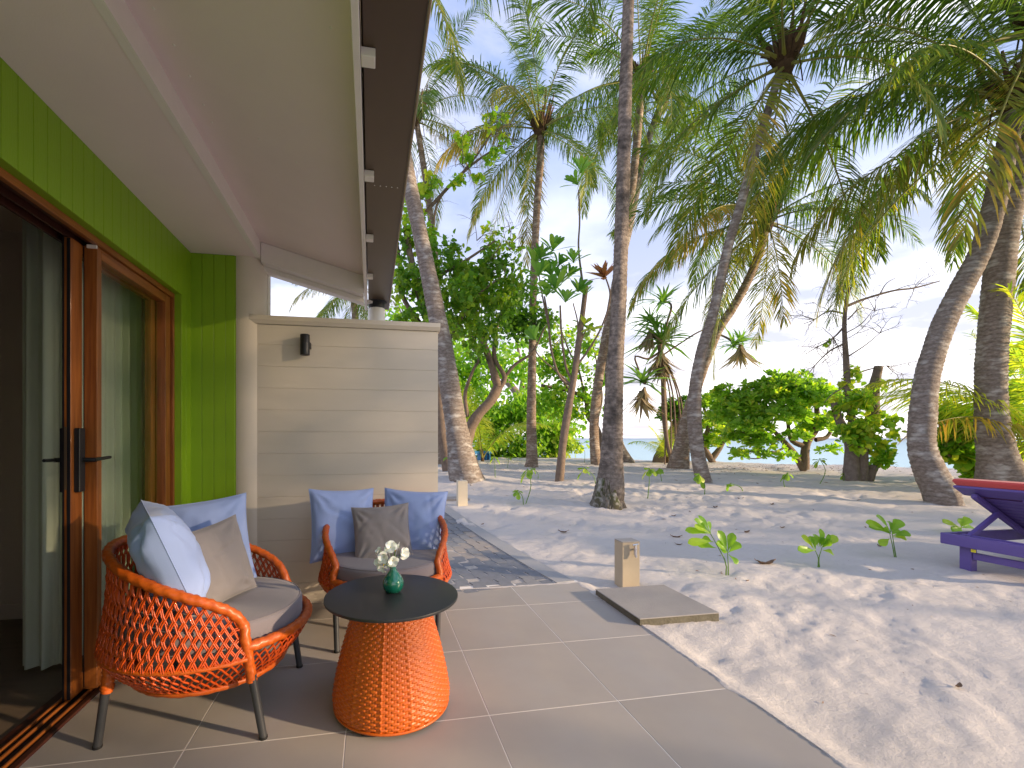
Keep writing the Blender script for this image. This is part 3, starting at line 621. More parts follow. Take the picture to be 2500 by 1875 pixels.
def build_chair_meshes():
    m = MB(); VV = []; FF = []; off = 0
    def addt(P, r):
        nonlocal off
        if len(P) < 3: return
        V, F_ = tube_np(np.array(P), r, 5); VV.append(V); FF.append(F_ + off); off += len(V)
    stp = 5.0
    for k in range(-34, 35):
        for sg, dp in ((1, 19), (-1, -19)):
            for dd in (-.55, .55): addt(strand(tub, k * stp + dd - dp / 2, dp, 128.5, sg), .0034)
    for k in range(70):
        for sg, dp in ((1, 15), (-1, -15)):
            addt(strand(bowl, k * 360 / 70, dp, 0, sg, 9), .0046)
    me_w = np_mesh('woven_basket', np.vstack(VV), np.vstack(FF), mats=[M_wicker], smooth=True)
    def braid(P, r, name, n, sides=10, close=False):
        P = smooth_path(P, n)
        V, F_ = tube_np(P, r, sides, mod=lambda i, a: 1 + .20 * np.abs(np.sin(i * .62 + a * 1.5)) - .07 * np.cos(2 * a - i * .62))
        return np_mesh(name, V, F_, mats=[M_wicker2], smooth=True)
    P = [(-.292, .268, .235), (-.300, .258, .33), (-.304, .248, .405)]
    P += [tuple(tub(ph, 1)) for ph in (-128, -122, -112, -98, -80, -60, -38, -18, 0, 18, 38, 60, 80, 98, 112, 122, 128)]
    P += [(.304, .248, .405), (.300, .258, .33), (.292, .268, .235)]
    me_r = braid(P, .0175, 'braided_rim', 420)
    P = [(.40 * math.sin(a) * .97, -.405 * math.cos(a), .372) for a in np.radians(np.linspace(128, 232, 14))]
    me_f = braid(P, .019, 'seat_ring', 130)
    P = [(.310 * math.sin(a) * .965, -.302 * math.cos(a), .200) for a in np.linspace(0, 2 * math.pi, 40)]
    me_b = braid(P, .012, 'lower_ring', 200)
    P = [(.420 * math.sin(a) * .965, -.421 * math.cos(a), .333) for a in np.radians(np.linspace(-128, 128, 40))]
    me_m = braid(P, .0085, 'belly_ring', 260)
    c = MB(); pr_ = [(.0001, .452), (.20, .458), (.33, .460), (.356, .457), (.366, .449), (.369, .440), (.369, .385), (.366, .374), (.355, .366), (.0001, .364)]
    n = 56; V = []; Fc = []
    for r, z in pr_:
        for i in range(n):
            a = 2 * math.pi * i / n; V.append((r * math.cos(a) * .96, r * math.sin(a) + .012, z + .004 * math.sin(3 * a + 1) * (r < .3)))
    for k in range(len(pr_) - 1):
        for i in range(n): Fc.append(((k + 1) * n + i, (k + 1) * n + (i + 1) % n, k * n + (i + 1) % n, k * n + i))
    c.add(V, Fc); me_c = c.mesh('seat_cushion', [M_mauve], 'all')
    s = MB()
    for z, r in ((.4565, .3595), (.3665, .3575)): 
        for q in range(1): s.tube([(r * math.cos(a) * .96, r * math.sin(a) + .012, z) for a in np.linspace(0, 2 * math.pi, 60)], .0022, 5, False)
    me_s = s.mesh('piping', [M_mauve], 'all')
    legs = []
    for sx in (-1, 1):
        legs.append(('leg', MB().tube([(sx * .293, .268, .26), (sx * .282, .308, .008)], [.0165, .0150], 14).mesh('leg', [M_leg], True), MB().lathe([(.0162, 0), (.0170, .002), (.0165, .010), (.001, .0105)], 14, (sx * .282, .3083, 0)).mesh('foot_cap', [M_rubber], True), None))
        w = [(sx * .285, -.262, .335), (sx * .285, -.274, .215)]
        legs.append(('leg', MB().tube([(sx * .285, -.268, .30), (sx * .285, -.308, .008)], [.0165, .0150], 14).mesh('leg', [M_leg], True), MB().lathe([(.0162, 0), (.0170, .002), (.0165, .010), (.001, .0105)], 14, (sx * .285, -.3083, 0)).mesh('foot_cap', [M_rubber], True), braid(w, .0195, 'leg_wrap', 40)))
    return me_w, me_r, me_f, me_b, me_m, me_c, me_s, legs
CH = build_chair_meshes()
def chair(loc, rz, label):
    root = tag(empty('wicker_tub_chair', loc, rz), label, 'chair', 'orange wicker tub chairs on the terrace')
    for nme, me in (('woven_basket', CH[0]), ('braided_rim', CH[1]), ('seat_ring', CH[2]), ('lower_ring', CH[3]), ('belly_ring', CH[4])): link(nme, me, root)
    for nme, me, cap_, wrap in CH[7]:
        l = link(nme, me, root); link('foot_cap', cap_, l)
        if wrap is not None: link('leg_wrap', wrap, l)
    cu = link('seat_cushion', CH[5], root); link('piping', CH[6], cu)
    return root
chair((-.700, 2.215, 0), R(-95.5), 'orange wicker tub chair nearest the sliding door, facing the table with three pillows')
chair((.095, 2.905, 0), R(180), 'orange wicker tub chair standing against the beige screen wall, half behind the table')

def pillow(name, w, h, t, seed, m, center, normal, roll, label, group, wr=1.0):
    n = 36; g = np.linspace(-1, 1, n); A, B = np.meshgrid(g, g); r = np.random.default_rng(seed)
    # edge bows inward between pointed corners
    bow = .075; Xs = A * (1 - bow * (1 - np.abs(B) ** 2.2) * np.abs(A) ** 3); Ys = B * (1 - bow * (1 - np.abs(A) ** 2.2) * np.abs(B) ** 3)
    puff = np.clip((1 - np.abs(A) ** 2.4) * (1 - np.abs(B) ** 2.4), 0, 1) ** .46
    wrk = (fbm(A * 2.2 + seed, B * 2.2, 4, seed) - .5) * .05
    ang = np.arctan2(B, A); rad = np.hypot(A, B)
    folds = np.zeros_like(A)
    for cx_, cy_ in ((-1, -1), (1, -1), (1, 1), (-1, 1)):
        d = np.hypot(A - cx_, B - cy_); th = np.arctan2(B - cy_, A - cx_); k = r.uniform(9, 14)
        folds += np.sin(th * k + r.uniform(0, 6)) * np.exp(-((d - .42) / .30) ** 2) * .022 * r.uniform(.5, 1.3)
    for q in range(4):
        a0 = r.uniform(0, math.pi); p = A * math.cos(a0) + B * math.sin(a0) - r.uniform(-.7, .7)
        folds += -np.exp(-(p / .05) ** 2) * .020 * np.exp(-((A - r.uniform(-.8, .8)) ** 2 + (B - r.uniform(-.8, .8)) ** 2) / .25)
    th_ = t / 2 * puff
    Zf = th_ + (wrk + folds * wr) * puff * .35 * t / .17 * 2; Zb = -th_ - (wrk[::-1] + folds[::-1] * wr) * puff * .35 * t / .17 * 2
    P1 = np.stack([Xs * w / 2, Ys * h / 2, Zf], -1).reshape(-1, 3); P2 = np.stack([Xs * w / 2, Ys * h / 2, Zb], -1).reshape(-1, 3)
    ix = np.arange(n * n).reshape(n, n); q1 = np.stack([ix[:-1, :-1], ix[:-1, 1:], ix[1:, 1:], ix[1:, :-1]], -1).reshape(-1, 4)
    V = np.vstack([P1, P2]); F_ = np.vstack([q1, q1[:, ::-1] + n * n])
    o = link(name, np_mesh(name, V, F_, mats=[m], smooth=True))
    nz = Vector(normal).normalized(); up = Vector((0, 0, 1)); x = up.cross(nz).normalized(); yv = nz.cross(x)
    M = Matrix((x, yv, nz)).transposed().to_4x4() @ Matrix.Rotation(R(roll), 4, 'Z'); M.translation = center; o.matrix_world = M
    # seam cord round the edge
    e = [(Xs[0, i], Ys[0, i]) for i in range(n)] + [(Xs[i, -1], Ys[i, -1]) for i in range(1, n)] + [(Xs[-1, i], Ys[-1, i]) for i in range(n - 2, -1, -1)] + [(Xs[i, 0], Ys[i, 0]) for i in range(n - 2, -1, -1)]
    s = MB().tube([(p[0] * w / 2 * 1.003, p[1] * h / 2 * 1.003, 0) for p in e], .0022, 4, False).mesh('seam', [m], 'all'); link('seam', s, o)
    tag(o, label, 'pillow', group); return o
GB, GT = 'periwinkle blue square pillows', 'taupe scatter pillows'
pillow('pillow', .445, .46, .17, 11, M_blue, PY(742, 1131, 3.06), (.40, -.88, .22), -3, 'periwinkle blue pillow on the left side of the chair by the screen wall', GB)
pillow('pillow', .440, .45, .16, 12, M_blue, PY(893, 1129, 3.08), (-.22, -.94, .26), -3, 'periwinkle blue pillow on the right side of the chair by the screen wall', GB)
pillow('pillow', .365, .36, .12, 13, M_taupe, PY(826, 1152, 2.90), (.05, -.93, .34), 3, 'taupe pillow leaning between the two blue pillows of the chair by the screen wall', GT)
pillow('pillow', .44, .43, .21, 21, M_blue, Vector((-.815, 2.030, .715)), (.82, .42, .36), 2, 'periwinkle blue pillow seen edge-on at the near arm of the chair by the sliding door', GB, 1.2)
pillow('pillow', .475, .44, .16, 22, M_blue, Vector((-.835, 2.435, .665)), (.36, -.90, .22), 5, 'periwinkle blue pillow at the far side of the chair by the sliding door', GB, 1.2)
pillow('pillow', .375, .36, .12, 23, M_taupe, Vector((-.690, 2.165, .628)), (.80, -.55, .26), 7, 'taupe pillow leaning on the blue ones of the chair by the sliding door', GT)

# ================================================================ TABLE
tb = tag(empty('round_side_table', (.092, 2.05, 0), R(8)), 'round table with charcoal top on a flared orange woven base', 'table')
def weave_base():
    ns, nr = 70, 38; sa_, sr = 7, 5; na = ns * sa_; nz = nr * sr; a = np.arange(na) * 2 * np.pi / na; z = np.linspace(0, 1, nz + 1)
    Aa, Zz = np.meshgrid(a, z)
    hh = .022 + .446 * Zz
    rp = np.interp(Zz, [0, .04, .12, .3, .55, .8, 1], [.243, .254, .256, .243, .217, .184, .158])
    st = Aa / (2 * np.pi) * ns; rw = Zz * nr
    par = np.where(np.floor(rw) % 2 == 0, 1, -1)
    wave = np.cos(np.pi * st) * par                      # over one stake, under the next
    rowp = np.sqrt(np.clip(1 - ((rw - np.floor(rw)) * 2 - 1) ** 2, 0, 1))
    wv_ = np.tanh(3.0 * (wave + .42)) ; fr_ = np.abs((st % 1 + .5) % 1 - .5)
    d = np.maximum(.0030 * wv_ * rowp + .0034 * rowp ** .7 - .003, .0022 * np.exp(-(fr_ / .20) ** 2) - .0018)
    rib = np.exp(-(((Aa * 13 / (2 * np.pi) + .5) % 1 - .5) / .055) ** 2) * .0028
    d = d + rib
    rr = rp + d; V = np.stack([rr * np.cos(Aa), rr * np.sin(Aa), hh], -1).reshape(-1, 3)
    ix = np.arange((nz + 1) * na).reshape(nz + 1, na); F_ = np.stack([ix[:-1], np.roll(ix[:-1], -1, 1), np.roll(ix[1:], -1, 1), ix[1:]], -1).reshape(-1, 4)
    return np_mesh('woven_base', V, F_, mats=[M_wickert], smooth=True)
link('woven_base', weave_base(), tb)
MB().tube([(.249 * math.cos(a), .249 * math.sin(a), .022) for a in np.linspace(0, 2 * math.pi, 60)], .006, 6, False).obj('base_rim', M_wickert, tb, 'all')
MB().lathe([(.0001, .4925), (.289, .4925), (.2945, .491), (.2955, .488), (.2950, .482), (.292, .479), (.0001, .478)][::-1], 96).obj('table_top', M_top, tb, True)
for k in range(4):
    a = R(-8 + 45 + 90 * k + 12); MB().lathe([(.0001, 0), (.011, 0), (.012, .004), (.012, .03), (.0001, .03)], 12, (.225 * math.cos(a), .225 * math.sin(a), 0)).obj('foot', M_rubber, tb, True)
# vase and flowers
vc = PD(850, 1286, 2.03); vz = .4926; vx, vy = .092 + (vc.x - .092), vc.y
r_ = ray(850, 1284); dd_ = (vz - EYE) / r_.z; vc = O3 + r_ * dd_ + Vector((0, .035, 0))
vase = tag(empty('bud_vase', (vc.x, vc.y, vz)), 'green glazed teardrop bud vase on the charcoal table', 'vase')
MB().lathe([(.0001, 0), (.026, 0), (.034, .004), (.0445, .018), (.0485, .036), (.0465, .053), (.038, .070), (.026, .086), (.0165, .099), (.013, .110), (.0145, .117), (.0125, .117), (.011, .108), (.012, .09), (.0001, .08)], 48).obj('vase_body', M_vase, vase, 'all')
fl = tag(empty('flower_sprig', (vc.x, vc.y, vz + .10)), 'sprig of white blossoms with yellow throats standing in the green vase', 'flowers')
def petal_mesh():
    V = []; n = 6; m_ = 5
    for i in range(n):
        t = i / (n - 1); w = .0035 + .0140 * math.sin(min(1, t * 1.15) * math.pi * .62) ** 1.2 * (1 - max(0, t - .75) * 2.4)
        for j in range(m_):
            s = (j / (m_ - 1) - .5) * 2; V.append((t * .029, s * w, .008 * math.sin(t * 2.2) + .004 * (s * s) * t - .006 * t * t + s * .0016))
    F_ = [(i * m_ + j, i * m_ + j + 1, (i + 1) * m_ + j + 1, (i + 1) * m_ + j) for i in range(n - 1) for j in range(m_ - 1)]
    me = bpy.data.meshes.new('petal'); me.from_pydata(V, [], F_); me.materials.append(M_petal); me.polygons.foreach_set('use_smooth', [True] * len(F_)); return me
pm = petal_mesh()
def blossom(p, d, sc, rr):
    e = MB().lathe([(.0001, -.016), (.0022, -.014), (.003, .0), (.0055, .004), (.0001, .003)], 10).obj('flower_throat', M_yolk, fl, 'all')
    q = Vector(d).normalized().to_track_quat('Z', 'Y'); e.location = p; e.rotation_mode = 'QUATERNION'; e.rotation_quaternion = q; e.scale = (sc,) * 3
    for k in range(5):
        o = link('petal', pm, e); o.rotation_euler = (R(12), R(-14 - 10 * ((k * 7 + rr) % 3)), k * 2 * math.pi / 5 + rr)
    MB().tube(smooth_path([(0, 0, 0), tuple(Vector(p) * .45 + Vector((0, 0, .01))), tuple(Vector(p) - Vector(d).normalized() * .014)], 8), .0016, 5).obj('stem', M_stem, fl)
for p, d, sc, rr in (((-.012, -.012, .105), (-.05, -.9, .45), 1.08, .2), ((.042, -.018, .078), (.45, -.85, .15), 1.05, .9), ((-.040, -.020, .066), (-.35, -.9, .1), 1.1, 1.7), ((-.004, -.034, .052), (.05, -.95, -.15), 1.0, .5),
                     ((-.056, -.010, .040), (-.7, -.6, -.2), 1.0, 2.6), ((-.046, -.022, .022), (-.3, -.7, -.6), .95, 3.1), ((-.058, .004, .082), (-.8, -.3, .5), .8, 4.2), ((.012, .022, .090), (.2, .5, .8), .9, 3.3)):
    blossom(p, d, sc, rr)
for p in ((.028, -.012, .128), (-.034, -.006, .118), (.006, -.02, .085), (.014, -.016, .072)):
    MB().tube(smooth_path([(0, 0, 0), (p[0] * .5, p[1] * .5, p[2] * .6), p], 8), [.0012] * 6 + [.003, .0008], 5).obj('bud', M_petal if p[2] > .1 else M_stem, fl, 'all')

# ================================================================ SUN LOUNGER
lp0 = at(2094, 1207); lz = lp0.z - .01
A_ = PD(2034, 1160, depth(at(2094, 1207))); 
rr1 = ray(2034, 1161); rr2 = ray(2212, 1192); zz_ = lz + .265
q1_ = O3 + rr1 * ((zz_ - EYE) / rr1.z); q2_ = O3 + rr2 * ((zz_ - EYE) / rr2.z); wd = (q2_ - q1_).normalized()
lo = tag(empty('sun_lounger', (q1_.x, q1_.y, lz), math.atan2(wd.y, wd.x)), 'purple wooden sun lounger with raised slatted back and coral red mattress', 'sun lounger')
LW, LL = .72, 2.0
def Lb(mb, name, m=M_purple, par=None, smooth=False): return mb.obj(name, m, par or lo, smooth)
Lb(MB().box(0, LW, -.018, .018, .215, .315, bev=.004), 'head_rail')
Lb(MB().box(0, LW, LL - .02, LL + .018, .215, .315, bev=.004), 'foot_rail')
for x0 in (0, LW - .036): Lb(MB().box(x0, x0 + .036, .0185, LL - .0205, .215, .315, bev=.004), 'side_rail')
for x0 in (.10, LW - .19):
    for y0 in (.045, LL - .14): Lb(MB().box(x0, x0 + .085, y0, y0 + .075, -.05, .214, bev=.010), 'leg')
Lb(MB().box(.186, LW - .191, .06, .10, .105, .165, bev=.004), 'stretcher')
hy, hz_ = .82, .325; tz = .735; ty = .13; bl = math.hypot(hy - ty, tz - hz_)
yb = Vector((0, (ty - hy) / bl, (tz - hz_) / bl)); zb_ = Vector((1, 0, 0)).cross(yb); zb_ = -zb_ if zb_.z < 0 else zb_
BM = Matrix((Vector((1, 0, 0)), yb, zb_)).transposed().to_4x4(); BM.translation = Vector((0, hy, hz_))
Lb(MB().box(.0, LW, bl - .16, bl, .0, .024, BM, bev=.004), 'back_slat')
k = 0
while .02 + k * .066 < bl - .19:
    Lb(MB().box(.04, LW - .04, .02 + k * .066, .02 + k * .066 + .056, .0, .020, BM, bev=.004), 'back_slat'); k += 1
for xb in (.10, .44): Lb(MB().box(xb, xb + .045, -.05, bl - .075, -.062, -.001, BM, bev=.016), 'back_batten')
for xb in (.16,): Lb(MB().bar((xb, .06, .300), (xb, .40, .50), .035, .045, bev=.006), 'prop')
Lb(MB().bar((.10, .075, .30), (.62, .075, .30), .035, .04, bev=.006), 'prop_bar')
Lb(MB().bar((.62, .06, .300), (.62, .40, .50), .035, .045, bev=.006), 'prop')
for k in range(15): Lb(MB().box(.04, LW - .04, .86 + k * .075, .86 + k * .075 + .062, .316, .336, bev=.004), 'seat_slat')
mt = MB().box(-.012, LW + .012, .02, bl + .035, .026, .098, BM, bev=.028); Lb(mt, 'back_mattress', M_red, smooth=True)
Lb(MB().box(0, LW, .88, LL - .02, .338, .408, bev=.028), 'seat_mattress', M_red, smooth=True)
Lb(MB().box(.20, .235, .018, .0195, .178, .205), 'yellow_tag', mat('yellow_tag', (.75, .65, .03), .6))
# blue bench far away under the trees
bb = at(1046, 993); bn = tag(empty('blue_bench', tuple(bb), R(12)), 'low blue bench under the trees at the edge of the sand', 'bench')
bw = 38 / (PF / depth(bb)); MB().box(-bw * .75, bw * .45, -.2, .2, .26, .36, bev=.01).obj('seat', M_bench, bn)
for x_ in (-.28, .02, .24): MB().box(bw * x_ - .03, bw * x_ + .03, -.18, .18, -.05, .259, bev=.01).obj('leg', M_bench, bn)
# ================================================================ LEAF MACHINERY
def template(rows, fold=.10, curve=.12):
    """strip leaf along +x: rows of (s, half width)"""
    V = []; 
    for s_, w in rows: V += [(s_, -w, fold * w - curve * s_ * s_), (s_, w, fold * w - curve * s_ * s_)]
    F_ = [(2 * i, 2 * i + 2, 2 * i + 3, 2 * i + 1) for i in range(len(rows) - 1)]
    return np.array(V), np.array(F_)
T_HEART = template([(0, .10), (.22, .42), (.6, .34), (1, .03)], 0, .18)
T_OBOV = template([(0, .03), (.35, .13), (.72, .24), (1, .10)], 0, .16)
T_OBOVW = template([(0, .025), (.25, .06), (.5, .11), (.75, .135), (.92, .10), (1, .03)], .25, .10)
T_LONG = template([(0, .045), (.3, .05), (.65, .042), (1, .006)], 0, .55)
T_LANC = template([(0, .02), (.3, .11), (.65, .13), (1, .01)], 0, .20)
def place_leaves(T, pos, axis, nrm, size):
    V, F_ = T; n = len(pos)
    x = axis / (np.linalg.norm(axis, axis=1)[:, None] + 1e-9); y = np.cross(nrm, x); y /= np.linalg.norm(y, axis=1)[:, None] + 1e-9; z = np.cross(x, y)
    P = pos[:, None, :] + size[:, None, None] * (V[None, :, 0:1] * x[:, None, :] + V[None, :, 1:2] * y[:, None, :] + V[None, :, 2:3] * z[:, None, :])
    FF = F_[None] + (np.arange(n) * len(V))[:, None, None]
    return P.reshape(-1, 3), FF.reshape(-1, 4), len(V)
def leaf_mesh(name, T, pos, axis, nrm, size, tint, m):
    V, F_, k = place_leaves(T, pos, axis, nrm, size)
    return np_mesh(name, V, F_, tint=np.repeat(tint, k), mats=[m], smooth=True)
def sph(r, n):
    v = r.normal(size=(n, 3)); return v / np.linalg.norm(v, axis=1)[:, None]
def blob_px(L): return [(np.array(PD(u, v, d)), r * d / PF, wgt) for (u, v, r, d, wgt) in L]
def cloud(blobs, n, size, seed, clumps=16, spread=.34, droop=.5, base_tint=.45):
    r = np.random.default_rng(seed); B = blob_px(blobs); wt = np.array([b[1] ** 2 * b[2] for b in B]); wt /= wt.sum(); pos = []; tint = []
    for (c, R_, w), f in zip(B, wt):
        k = max(3, int(n * f)); nc = max(5, int(clumps)); cc = c + sph(r, nc) * R_ * (.25 + .62 * r.random((nc, 1)) ** .6); ct = r.normal(0, .15, nc)
        j = r.integers(0, nc, k); pos.append(cc[j] + r.normal(size=(k, 3)) * R_ * spread * np.array([1, 1, .75])); tint.append(base_tint + ct[j] + r.normal(0, .14, k))
    pos = np.vstack(pos); tint = np.clip(np.concatenate(tint), 0, 1); m = len(pos)
    ax = sph(r, m); ax[:, 2] -= droop; nm = sph(r, m) * .8; nm[:, 2] += 1.0
    return pos, ax, nm, size * r.uniform(.45, 1.4, m), tint
def rosettes(centers, axes, size, seed, nl=12, open_=1.0, base_tint=.4, jit=.14):
    r = np.random.default_rng(seed); pos = []; ax = []; nm = []; sz = []; ti = []
    for c, a in zip(centers, axes):
        a = a / np.linalg.norm(a); t1 = np.cross(a, [0.3, .2, 1.]); t1 /= np.linalg.norm(t1) + 1e-9; t2 = np.cross(a, t1); ph0 = r.uniform(0, 6); tt = r.normal(0, .12); s0 = size * r.uniform(.75, 1.2)
        for k in range(nl):
            f = k / nl; ph = ph0 + k * 2.4; el = (.25 + .95 * (1 - f)) * open_ + r.normal(0, .12)
            d = a * math.cos(el) + (t1 * math.cos(ph) + t2 * math.sin(ph)) * math.sin(el)
            pos.append(c - a * s0 * .10 * (1 - f)); ax.append(d); nm.append(a * 1.0 - d * .3 + r.normal(0, .15, 3)); sz.append(s0 * (.7 + .45 * (1 - f)) * r.uniform(.85, 1.1)); ti.append(base_tint + tt + r.normal(0, jit) - .12 * (1 - f))
    return np.array(pos), np.array(ax), np.array(nm), np.array(sz), np.clip(ti, 0, 1)
def rosette_cloud(blobs, n, size, seed, nl=9, **k):
    r = np.random.default_rng(seed); B = blob_px(blobs); wt = np.array([b[1] ** 2 * b[2] for b in B]); wt /= wt.sum(); cs = []; as_ = []
    for (c, R_, w), f in zip(B, wt):
        m = max(2, int(n * f)); d = sph(r, m); d[:, 2] = np.abs(d[:, 2]) * .9 - .25 * r.random(m); cs.append(c + d * R_ * r.uniform(.45, 1.05, (m, 1))); q = d * .8 + np.array([0, 0, .55]) + r.normal(0, .3, (m, 3)); as_.append(q)
    return rosettes(np.vstack(cs), np.vstack(as_), size, seed + 1, nl, **k)
def limb(pts, r0, r1, name, m, parent, n=None, sides=9, rough=.10, seed=0):
    """tapered crooked branch, world points"""
    L = sum((Vector(a) - Vector(b)).length for a, b in zip(pts[:-1], pts[1:])); n = n or max(8, int(L / .09)); P = smooth_path([tuple(p) for p in pts], n); r = np.random.default_rng(seed + len(pts))
    rad = np.linspace(r0, r1, n) * (1 + rough * (fbm(np.arange(n) * .35, np.zeros(n) + seed, 3, seed) - .5) * 2)
    V, F_ = tube_np(P, rad, sides, mod=lambda i, a: 1 + rough * .6 * np.sin(a * 2 + i * .35 + seed)); me = np_mesh(name, V, F_, mats=[m], smooth=True)
    return link(name, me, parent)
def twigs(starts, n, length, r, name, m, parent, seed, down=.0, gen=2):
    rg = np.random.default_rng(seed); VV = []; FF = []; off = 0; tips = []
    def go(p, d, L, rad, g):
        nonlocal off
        k = 6; pts = [p]; dd = d
        for i in range(k): dd = dd + rg.normal(0, .22, 3); dd[2] -= down * .2; dd /= np.linalg.norm(dd); pts.append(pts[-1] + dd * L / k)
        V, F_ = tube_np(np.array(pts), np.linspace(rad, rad * .45, k + 1), 4); VV.append(V); FF.append(F_ + off); off += len(V); tips.append(pts[-1])
        if g > 0:
            for q in range(rg.integers(2, 4)):
                j = rg.integers(2, k + 1); go(pts[j], dd * .6 + sph(rg, 1)[0] * .75, L * rg.uniform(.4, .7), rad * .55, g - 1)
    for i in range(n):
        s_, d_ = starts[rg.integers(0, len(starts))]; d = np.array(d_) + sph(rg, 1)[0] * .7; go(np.array(s_, float), d / np.linalg.norm(d), length * rg.uniform(.6, 1.2), r, gen)
    return link(name, np_mesh(name, np.vstack(VV), np.vstack(FF), mats=[m], smooth=True), parent), tag(COL.objects[-1], kind='stuff')

# ================================================================ COCONUT PALMS
def frond_mesh(seed, e0, droop, L=4.5, nl=92, hang=.5, yellow=0., sparse=0.0):
    r = np.random.default_rng(seed); n = 40; t = np.linspace(0, 1, n); e = np.radians(e0 - droop * t ** 1.35); side = r.normal(0, .10)
    dx_ = np.cos(e) * L / n; dz_ = np.sin(e) * L / n; dy_ = side * t * L / n
    P = np.stack([np.cumsum(dx_), np.cumsum(dy_), np.cumsum(dz_)], 1); P -= P[0]
    Pt, T_, _, _ = frames(P); VV = []; FF = []; mi = []; ti = []; off = 0
    V, F_ = tube_np(P, np.interp(t, [0, .08, .2, 1], [.055, .030, .020, .004]), 5); VV.append(V); FF.append(F_); mi += [1] * len(F_); ti += [.5] * len(V); off = len(V)
    S0 = np.array([0, 0.35, .7, 1.]); Wp = np.array([.5, 1.0, .8, .06])
    twist = r.normal(0, .35)
    for sd in (-1, 1):
        prev = 0
        for k in range(nl):
            if r.random() < sparse or vnoise(np.array([k * .23 + seed]), np.array([sd * 3.1]), seed)[0] < .13: continue
            f = .13 + .865 * (k + r.uniform(-.35, .35)) / nl; f = min(max(f, .11), .995); i = f * (n - 1); a = int(i); b = min(a + 1, n - 1); w = i - a
            p = P[a] * (1 - w) + P[b] * w; tg = T_[a]; sidev = np.cross(tg, [0, 0, 1.]); sidev /= np.linalg.norm(sidev) + 1e-9; up = np.cross(sidev, tg)
            rl = twist * (1 - f); s_ = sidev * math.cos(rl) + up * math.sin(rl) * sd
            al = math.radians(np.interp(f, [.1, .5, 1], [74, 58, 28]) + r.normal(0, 8)); l = .98 * np.interp(f, [.1, .22, .45, .75, 1], [.55, .88, 1.0, .80, .30]) * r.uniform(.88, 1.06)
            d = tg * math.cos(al) + s_ * sd * math.sin(al) + up * (.12 + r.normal(0, .07)); d /= np.linalg.norm(d)
            hg = hang * r.uniform(.8, 1.6); wv = tg * .93 + up * .25 * sd; wv = wv - d * np.dot(wv, d); wv /= np.linalg.norm(wv); W = .0150 * r.uniform(.85, 1.15) * (1.0 if f < .9 else .8)
            q = p + np.outer(S0 * l, d); q[:, 2] -= hg * (S0 ** 1.9) * l * .75; q[:, :] += np.outer(S0 ** 2, r.normal(0, .025, 3))
            # keep the length once it droops
            seg = np.diff(q, axis=0); seg *= (l * np.diff(S0) / np.linalg.norm(seg, axis=1))[:, None]; q[1:] = q[0] + np.cumsum(seg, axis=0)
            V = np.empty((8, 3)); V[0::2] = q - np.outer(Wp * W, wv); V[1::2] = q + np.outer(Wp * W, wv)
            VV.append(V); FF.append(np.array([(0, 2, 3, 1), (2, 4, 5, 3), (4, 6, 7, 5)]) + off); mi += [0] * 3; off += 8
            tv = np.clip(.38 + r.normal(0, .16) + .18 * f + yellow, 0, 1); ti += [tv] * 6 + [min(1, tv + .15)] * 2
    return np.vstack(VV), np.vstack(FF), mi, ti
EL = [(82, 30), (71, 52), (58, 72), (44, 86), (29, 90), (13, 82), (-5, 68), (-26, 52), (-50, 34)]
FR = []; FRY = []
for i, (e0, dr) in enumerate(EL):
    row = []
    for s_ in range(2):
        V, F_, mi, ti = frond_mesh(100 + i * 7 + s_, e0, dr, hang=np.interp(e0, [-50, 20, 80], [.95, .85, .45]), yellow=np.interp(e0, [-50, 0, 60], [.20, -.02, -.10]), sparse=.04)
        row.append(np_mesh('frond', V, F_, tint=ti, mats=[M_frond, M_rachis], midx=mi, smooth=True))
    FR.append(row)
for i, (e0, dr) in enumerate([(5, 80), (-35, 46), (46, 78)]):
    V, F_, mi, ti = frond_mesh(300 + i, e0, dr, hang=.95, yellow=.1, sparse=.12); FRY.append(np_mesh('frond', V, F_, tint=ti, mats=[M_frondy, M_rachis], midx=mi, smooth=True))
WIND = math.atan2(.25, -.97)
